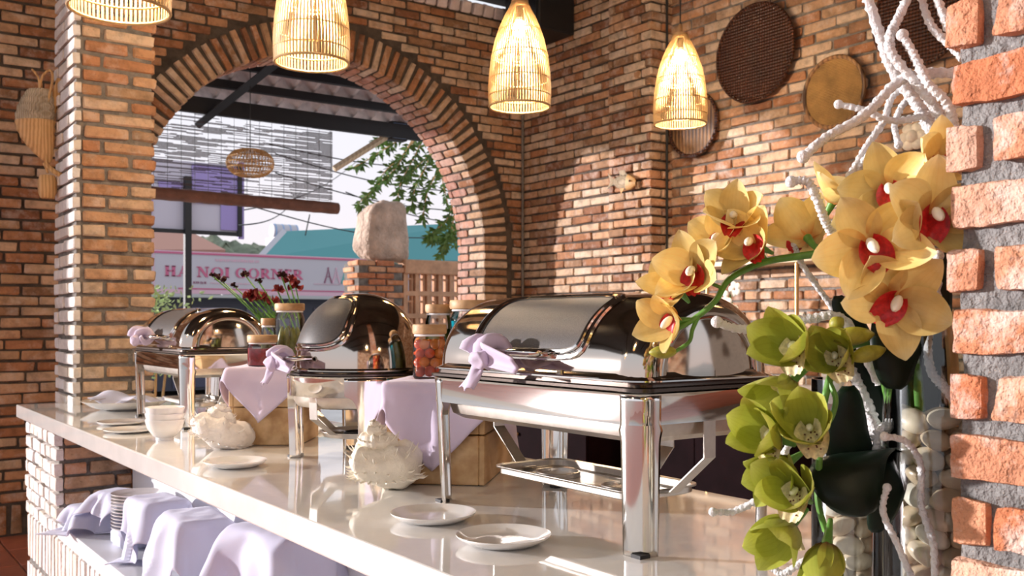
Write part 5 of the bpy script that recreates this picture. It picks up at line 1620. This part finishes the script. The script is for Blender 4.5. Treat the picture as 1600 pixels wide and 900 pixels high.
# ================================================================ ORCHIDS
def petal_mesh(name, mat, L, Wd, bend, cup, ruffle=0.0, tip=.75, seed=0):
    nu, nv = 15, 9
    mb = MB(); al = []; ac = []
    for i in range(nu):
        s = i / (nu - 1)
        q_ = .03 + .965 * s
        w = Wd * q_ ** .62 * (1 - q_) ** tip / (.60 ** .62 * .40 ** tip)
        w = max(w, .0008)
        for j in range(nv):
            t = 2 * j / (nv - 1) - 1
            x = L * s; y = t * w
            z = bend * L * s * s + cup * (y * y) / max(Wd, .001) + ruffle * Wd * math.sin(7 * s + 3 * t + seed) * abs(t) * s - .10 * Wd * (1 - abs(t)) * s
            mb.v.append((x, y, z)); al.append(s); ac.append(t)
    for i in range(nu - 1):
        for j in range(nv - 1): mb.f.append((i * nv + j, (i + 1) * nv + j, (i + 1) * nv + j + 1, i * nv + j + 1))
    me = mb.mesh(name, mat, True, 80)
    for nm, d in (('along', al), ('across', ac)):
        a = me.attributes.new(nm, 'FLOAT', 'POINT'); a.data.foreach_set('value', d)
    return me
def lip_mesh(name, mat, L, Wd):
    def P(u, w):
        t = 2 * w - 1
        wd = Wd * (.45 + .75 * math.sin(PI * min(1, u * .95 + .02)) ** .8 + .25 * u)
        return Vector((L * u, t * wd, .55 * abs(t) ** 1.6 * Wd * (1 - .7 * u) * 1.8 - .5 * L * u * u + .10 * Wd * math.sin(9 * t + 6 * u) * u))
    return MB().grid(P, 13, 13).mesh(name, mat, True, 80)
class Kind: pass
def kind(petal, lip, sc):
    k = Kind(); p = M[petal]
    k.sep = [petal_mesh('petal', p, .062 * sc, (.0205 if sc > .95 else .0195) * sc, .10 if sc > .95 else .28, .35, .05, .80, i) for i in range(3)]
    k.pet = [petal_mesh('petal', p, .060 * sc, (.0235 if sc > .95 else .0215) * sc, .16 if sc > .95 else .32, .45, .07, .72, i + 5) for i in range(3)]
    k.lip = lip_mesh('lip', M[lip], .030 * sc, .0125 * sc)
    kc = sc if sc > .95 else .6
    k.col = MB().ball((.010 * kc, 0, .007 * kc), (.0115 * kc, .0056 * kc, .0055 * kc), 12, 9).mesh('column', M['column_white'])
    k.rec = MB().lathe([(1e-6, .004 * sc), (.006 * sc, .001 * sc), (.0045 * sc, -.012 * sc), (.0025 * sc, -.030 * sc)], 12).mesh('blossom', M['stem'])
    mb = MB(); L_, W_ = .030 * sc, .0125 * sc
    for i in range(12):
        u_, t_ = .18 + .06 * i, .42 * math.sin(i * 2.4)
        wd = W_ * (.45 + .75 * math.sin(PI * min(1, u_ * .95 + .02)) ** .8 + .25 * u_)
        mb.ball((L_ * u_, t_ * wd, .55 * abs(t_) ** 1.6 * W_ * (1 - .7 * u_) * 1.8 - .5 * L_ * u_ * u_ + .10 * W_ * math.sin(9 * t_ + 6 * u_) * u_ + .0004), (.0013, .0009, .0006), 6, 4)
    k.spot = mb.mesh('lip_spots', M['lip_maroon'])
    return k
KY = kind('petal_yellow', 'lip_red', 1.0)
KG = kind('petal_green', 'lip_cream', .94)
RIGHT = Vector((FY, -FX, 0)); FWD = Vector((FX, FY, 0)); UP = Vector((0, 0, 1))
def orient(n, roll):
    z = (RIGHT * n[0] + UP * n[1] - FWD * n[2]).normalized()
    y = UP - z * UP.dot(z)
    if y.length < .05: y = RIGHT - z * RIGHT.dot(z)
    y.normalize(); x = y.cross(z)
    return Matrix((x, y, z)).transposed().to_4x4() @ Matrix.Rotation(R_(roll), 4, 'Z')
def blossom(parent, K, u, v, d, n, roll=0, sc=1.0, opened=18, spots=False):
    b = link('blossom', K.rec, parent)
    b.matrix_local = Matrix.Translation(at(u, v, d)) @ orient(n, roll) @ Matrix.Scale(sc, 4)
    for (ang, kd, tilt) in ((90, K.sep, opened + 4), (22, K.pet, opened), (158, K.pet, opened), (-38, K.sep, opened + 2), (218, K.sep, opened + 2)):
        o = link('petal', kd[rng.randrange(3)], b)
        o.matrix_local = Matrix.Rotation(R_(ang + rng.uniform(-7, 7)), 4, 'Z') @ Matrix.Translation((.003, 0, 0)) @ Matrix.Rotation(-R_(tilt + rng.uniform(-7, 7)), 4, 'Y') @ Matrix.Rotation(R_(rng.uniform(-10, 10)), 4, 'X')
    o = link('lip', K.lip, b)
    LMx = Matrix.Rotation(R_(-90), 4, 'Z') @ Matrix.Translation((-.004, 0, .004)) @ Matrix.Rotation(-R_(34), 4, 'Y')
    o.matrix_local = LMx
    if spots:
        s = link('lip_spots', K.spot, b); s.matrix_local = LMx
    o = link('column', K.col, b)
    o.matrix_local = Matrix.Rotation(R_(-90), 4, 'Z') @ Matrix.Translation((-.002, 0, .008)) @ Matrix.Rotation(-R_(48), 4, 'Y')
    return b
def stem_on(parent, pts, r0, r1, name='stem', mat='stem', n=9):
    path = smooth_path([at(*p) for p in pts], 6)
    k = len(path)
    MB().tube(path, [r0 + (r1 - r0) * i / (k - 1) for i in range(k)], n).build(name, M[mat], parent)
def bud(parent, u0, v0, u1, v1, d, w, mat):
    a, b = at(u0, v0, d), at(u1, v1, d); L = (b - a)
    path = [a + L * (i / 9) for i in range(10)]
    MB().tube(path, [max(.0008, w * math.sin(PI * min(1, .08 + .9 * i / 9)) ** .7) for i in range(10)], 10).build('bud', M[mat], parent, ang=80)

yo = thing('yellow_orchid_spray', 'arching spray of yellow orchids with red centres at the right', 'orchid', (0, 0, 0))
stem_on(yo, [(1440, 690, 1.24), (1430, 560, 1.22), (1405, 470, 1.20), (1370, 410, 1.20), (1310, 395, 1.22), (1245, 401, 1.26), (1190, 411, 1.28), (1140, 436, 1.30), (1118, 470, 1.30), (1085, 498, 1.31), (1050, 518, 1.31)], .0062, .0036)
stem_on(yo, [(1092, 493, 1.31), (1082, 515, 1.31), (1076, 535, 1.31), (1050, 552, 1.31)], .0032, .0026)
bud(yo, 1056, 549, 1014, 551, 1.31, .0095, 'bud')
Y = [  # u, v, depth, facing (right, up, towards camera), roll, scale, opening
    (1449, 342, 1.090, (.12, .12, 1), -12, 1.10, 12),
    (1362, 385, 1.110, (-.30, -.05, 1), 28, 1.12, 14),
    (1462, 262, 1.150, (.05, .25, 1), 4, .98, 36),
    (1392, 302, 1.150, (-.45, .15, .9), 14, 1.0, 22),
    (1392, 468, 1.125, (-.10, -.25, 1), -40, 1.12, 18),
    (1362, 345, 1.180, (-.3, .2, 1), 40, .85, 20),
    (1300, 318, 1.230, (.35, .9, .45), 10, .92, 25),
    (1262, 372, 1.260, (-.15, .55, -.75), 20, 1.0, 30),
    (1185, 385, 1.280, (-.75, .25, .55), 35, .98, 34),
    (1148, 352, 1.300, (-.25, .60, .75), -5, .98, 42),
    (1128, 378, 1.320, (-.65, .35, .7), 0, .85, 30),
    (1090, 432, 1.300, (-.60, .30, .75), 12, 1.05, 36),
    (1062, 455, 1.320, (-.55, .5, .65), -30, .95, 34),
    (1058, 502, 1.310, (-.80, -.10, .55), -20, .98, 44),
]
for f in Y: blossom(yo, KY, *f)
for (a, b) in (((1290, 397, 1.23), (1262, 372, 1.26)), ((1200, 410, 1.28), (1185, 388, 1.28)), ((1128, 450, 1.30), (1095, 436, 1.30)), ((1085, 498, 1.31), (1060, 502, 1.31)), ((1190, 411, 1.28), (1150, 360, 1.30)), ((1370, 410, 1.20), (1362, 388, 1.115)), ((1405, 470, 1.20), (1394, 468, 1.13)), ((1385, 430, 1.20), (1448, 345, 1.095)), ((1385, 430, 1.20), (1458, 270, 1.155))):
    stem_on(yo, [a, tuple((a[i] + b[i]) / 2 for i in range(3)), b], .0026, .0022, 'flower_stalk')

go = thing('green_orchid_spray', 'hanging spray of yellow green orchids at the lower right', 'orchid', (0, 0, 0))
stem_on(go, [(1400, 700, 1.25), (1385, 610, 1.22), (1365, 545, 1.20), (1330, 540, 1.19), (1305, 570, 1.18), (1292, 610, 1.17), (1285, 650, 1.17), (1280, 720, 1.17), (1278, 780, 1.17), (1290, 830, 1.17)], .0055, .0038)
stem_on(go, [(1297, 600, 1.17), (1306, 625, 1.16), (1298, 655, 1.16), (1285, 665, 1.16)], .0036, .003)
G = [
    (1250, 548, 1.150, (-.70, .30, .62), 10, 1.22, 50),
    (1312, 560, 1.165, (-.55, .15, .75), 25, 1.15, 48),
    (1236, 596, 1.165, (-.75, -.45, .45), -20, 1.15, 46),
    (1215, 685, 1.140, (-.75, .30, .60), 10, 1.22, 50),
    (1268, 680, 1.130, (-.35, .50, .80), 15, 1.24, 50),
    (1232, 722, 1.170, (-.75, -.3, .6), 30, 1.1, 46),
    (1250, 775, 1.130, (-.60, .35, .72), -5, 1.22, 48),
    (1238, 818, 1.160, (-.70, -.40, .55), 20, 1.15, 50),
    (1292, 850, 1.120, (-.30, -.70, .55), -10, 1.18, 56),
]
for f in G: blossom(go, KG, *f, spots=True)
bud(go, 1302, 528, 1366, 522, 1.15, .0115, 'bud')
bud(go, 1330, 560, 1384, 545, 1.14, .0100, 'bud')
bud(go, 1298, 512, 1318, 498, 1.17, .0090, 'bud')
bud(go, 1262, 890, 1270, 855, 1.13, .0075, 'bud')

# broad dark leaves
ol = thing('orchid_leaves', 'broad dark waxy leaves standing in the tall glass vase behind the orchids', 'leaves', (0, 0, 0))
def leaf(pts, w, seed, side=(1, 0, 0)):
    path = smooth_path([at(*p) for p in pts], 6); k = len(path)
    sd = (RIGHT * side[0] + UP * side[1] - FWD * side[2]).normalized()
    def P(u, t):
        i = min(k - 1, int(u * (k - 1) + .5)); tt = 2 * t - 1
        wd = w * max(.02, math.sin(PI * min(1, .10 + .885 * u)) ** .5)
        return path[i] + sd * tt * wd - FWD * (-.16 * w * tt * tt) + FWD * .004 * math.sin(8 * u + seed)
    MB().grid(P, k, 9).build('leaf', M['leaf_dark'], ol, solid=.0022, ang=80)
leaf([(1425, 690, 1.26), (1435, 560, 1.22), (1420, 480, 1.19), (1405, 540, 1.15), (1400, 608, 1.15)], .038, 1, (1, -.1, 0))
leaf([(1440, 690, 1.25), (1450, 560, 1.22), (1462, 470, 1.20), (1475, 395, 1.22)], .026, 2, (1, .2, 0))
leaf([(1392, 770, 1.24), (1350, 745, 1.22), (1328, 690, 1.21), (1325, 603, 1.22)], .031, 3, (1, .1, 0))
leaf([(1395, 700, 1.24), (1350, 708, 1.19), (1330, 730, 1.16), (1330, 770, 1.15), (1345, 806, 1.15)], .047, 4, (1, .12, 0))
leaf([(1405, 690, 1.24), (1392, 720, 1.20), (1385, 770, 1.18), (1372, 832, 1.18)], .026, 5, (1, .1, 0))
leaf([(1425, 690, 1.25), (1360, 600, 1.26), (1335, 520, 1.26), (1312, 462, 1.26)], .022, 6, (1, .1, 0))
for pts in ([(1420, 560, 1.22), (1430, 620, 1.24), (1452, 690, 1.25)], [(1470, 470, 1.22), (1476, 560, 1.23), (1482, 680, 1.24)]):
    stem_on(ol, pts, .0075, .0085, 'leaf_stalk', 'leaf_dark')
rb = thing('raffia_tie', 'brown raffia tie round the stalks above the tall vase', 'tie', (0, 0, 0))
pth = [at(1468 + 18 * math.cos(a), 487 + 5 * math.sin(a), 1.22 - .02 * math.sin(a)) for a in [2 * PI * i / 24 for i in range(25)]]
MB().tube(pth, .004, 7, False).build('band', M['bamboo'], rb)
MB().tube(smooth_path([at(1482, 490, 1.21), at(1488, 560, 1.21), at(1492, 640, 1.22)], 5), .007, 7).build('tail', M['bamboo'], rb)

# white frosted twigs
TW = [
    ([(1352, -14), (1375, 55), (1395, 110), (1430, 160), (1450, 195), (1464, 222)], .0080, 1.24, 'thickest white frosted twig running down from the top edge to the orchids'),
    ([(1424, -14), (1400, 35), (1390, 60), (1396, 88), (1440, 140), (1470, 185), (1478, 214)], .0066, 1.21, 'white frosted twig with a bulging bend beside the dark top basket'),
    ([(1410, 55), (1430, 90), (1450, 130), (1480, 162), (1490, 200), (1480, 230)], .0062, 1.19, 'white frosted twig with a blunt tip in front of the dark top basket'),
    ([(1310, 163), (1350, 172), (1390, 188), (1440, 182), (1503, 160)], .0048, 1.23, 'white frosted twig lying level across the tan round basket'),
    ([(1255, 245), (1290, 215), (1350, 180), (1400, 130), (1440, 115), (1503, 115)], .0066, 1.20, 'long white frosted twig reaching down left from the brick pillar'),
    ([(1328, 275), (1350, 235), (1380, 190), (1395, 150), (1425, 138), (1470, 215)], .0050, 1.25, 'white frosted twig looping above the topmost yellow orchids'),
    ([(1404, 226), (1398, 195), (1410, 165), (1436, 132)], .0046, 1.26, 'short white frosted twig with a hooked bend above the top orchid'),
    ([(1438, -10), (1455, 40), (1490, 75), (1506, 92)], .0058, 1.22, 'white frosted twig at the top meeting the pillar, left of its twin'),
    ([(1462, -10), (1480, 40), (1508, 88)], .0062, 1.20, 'white frosted twig at the top closest to the brick pillar'),
    ([(1334, 270), (1362, 240), (1374, 235)], .0056, 1.24, 'short stub of white frosted twig left of the topmost orchid'),
    ([(1236, 284), (1262, 284), (1278, 315), (1290, 345), (1304, 370)], .0060, 1.20, 'white frosted twig curling over the left yellow orchids'),
    ([(1240, 380), (1252, 410), (1275, 445), (1300, 480), (1322, 512)], .0044, 1.29, 'thin white frosted twig hanging across the wall shelf'),
    ([(1120, 503), (1150, 513), (1200, 515), (1230, 505), (1265, 498), (1320, 502), (1375, 600)], .0062, 1.24, 'white frosted twig pointing left above the green orchids'),
    ([(1466, 400), (1462, 470), (1450, 530), (1455, 580), (1480, 610), (1506, 650)], .0056, 1.17, 'white frosted twig running down beside the pillar right of the lowest yellow orchid'),
    ([(1326, 702), (1350, 690), (1380, 668), (1412, 645)], .0060, 1.22, 'white frosted twig stub crossing in front of the vase rim'),
    ([(1334, 641), (1358, 652), (1370, 690), (1358, 730)], .0052, 1.23, 'white frosted twig stub behind the dark oval leaf'),
    ([(1322, 560), (1340, 600), (1362, 650), (1368, 700), (1362, 760)], .0080, 1.27, 'thick white frosted trunk twig rising from the shorter vase'),
    ([(1350, 540), (1358, 600), (1372, 650), (1368, 720), (1372, 790)], .0072, 1.29, 'second white frosted trunk twig rising from the shorter vase'),
    ([(1382, 682), (1415, 690), (1438, 725), (1440, 790), (1458, 850), (1461, 910)], .0044, 1.115, 'thin white frosted twig trailing down over the tall pebble vase'),
    ([(1386, 762), (1380, 800), (1402, 850), (1428, 910)], .0042, 1.12, 'thin white frosted twig trailing below the dark leaves'),
    ([(1114, 800), (1150, 798), (1190, 772), (1230, 700), (1260, 640)], .0048, 1.24, 'white frosted twig tip poking out left behind the green orchids'),
    ([(1204, 884), (1222, 896), (1252, 880), (1300, 850)], .0048, 1.22, 'lowest white frosted twig tip beside the worktop'),
]
for i, (pts, r0, d0, lb) in enumerate(TW):
    path = smooth_path([at(p[0], p[1], d0 + .012 * math.sin(i + j)) for j, p in enumerate(pts)], 16)
    k = len(path); rr = random.Random(i)
    mb = MB().tube(path, [r0 * (1 + .14 * math.sin(j * 1.9 + i)) * (.82 + .18 * j / k) for j in range(k)], 10)
    mb.v = [tuple(Vector(p) + Vector((rr.gauss(0, 1), rr.gauss(0, 1), rr.gauss(0, 1))) * r0 * .09) for p in mb.v]
    a = path[0]; mb.ball(a, r0 * 1.25, 10, 8)
    o = mb.build('frosted_twig', M['twig'], None, ang=80)
    tag(o, lb, 'twig', 'white frosted twigs in the flower arrangement')
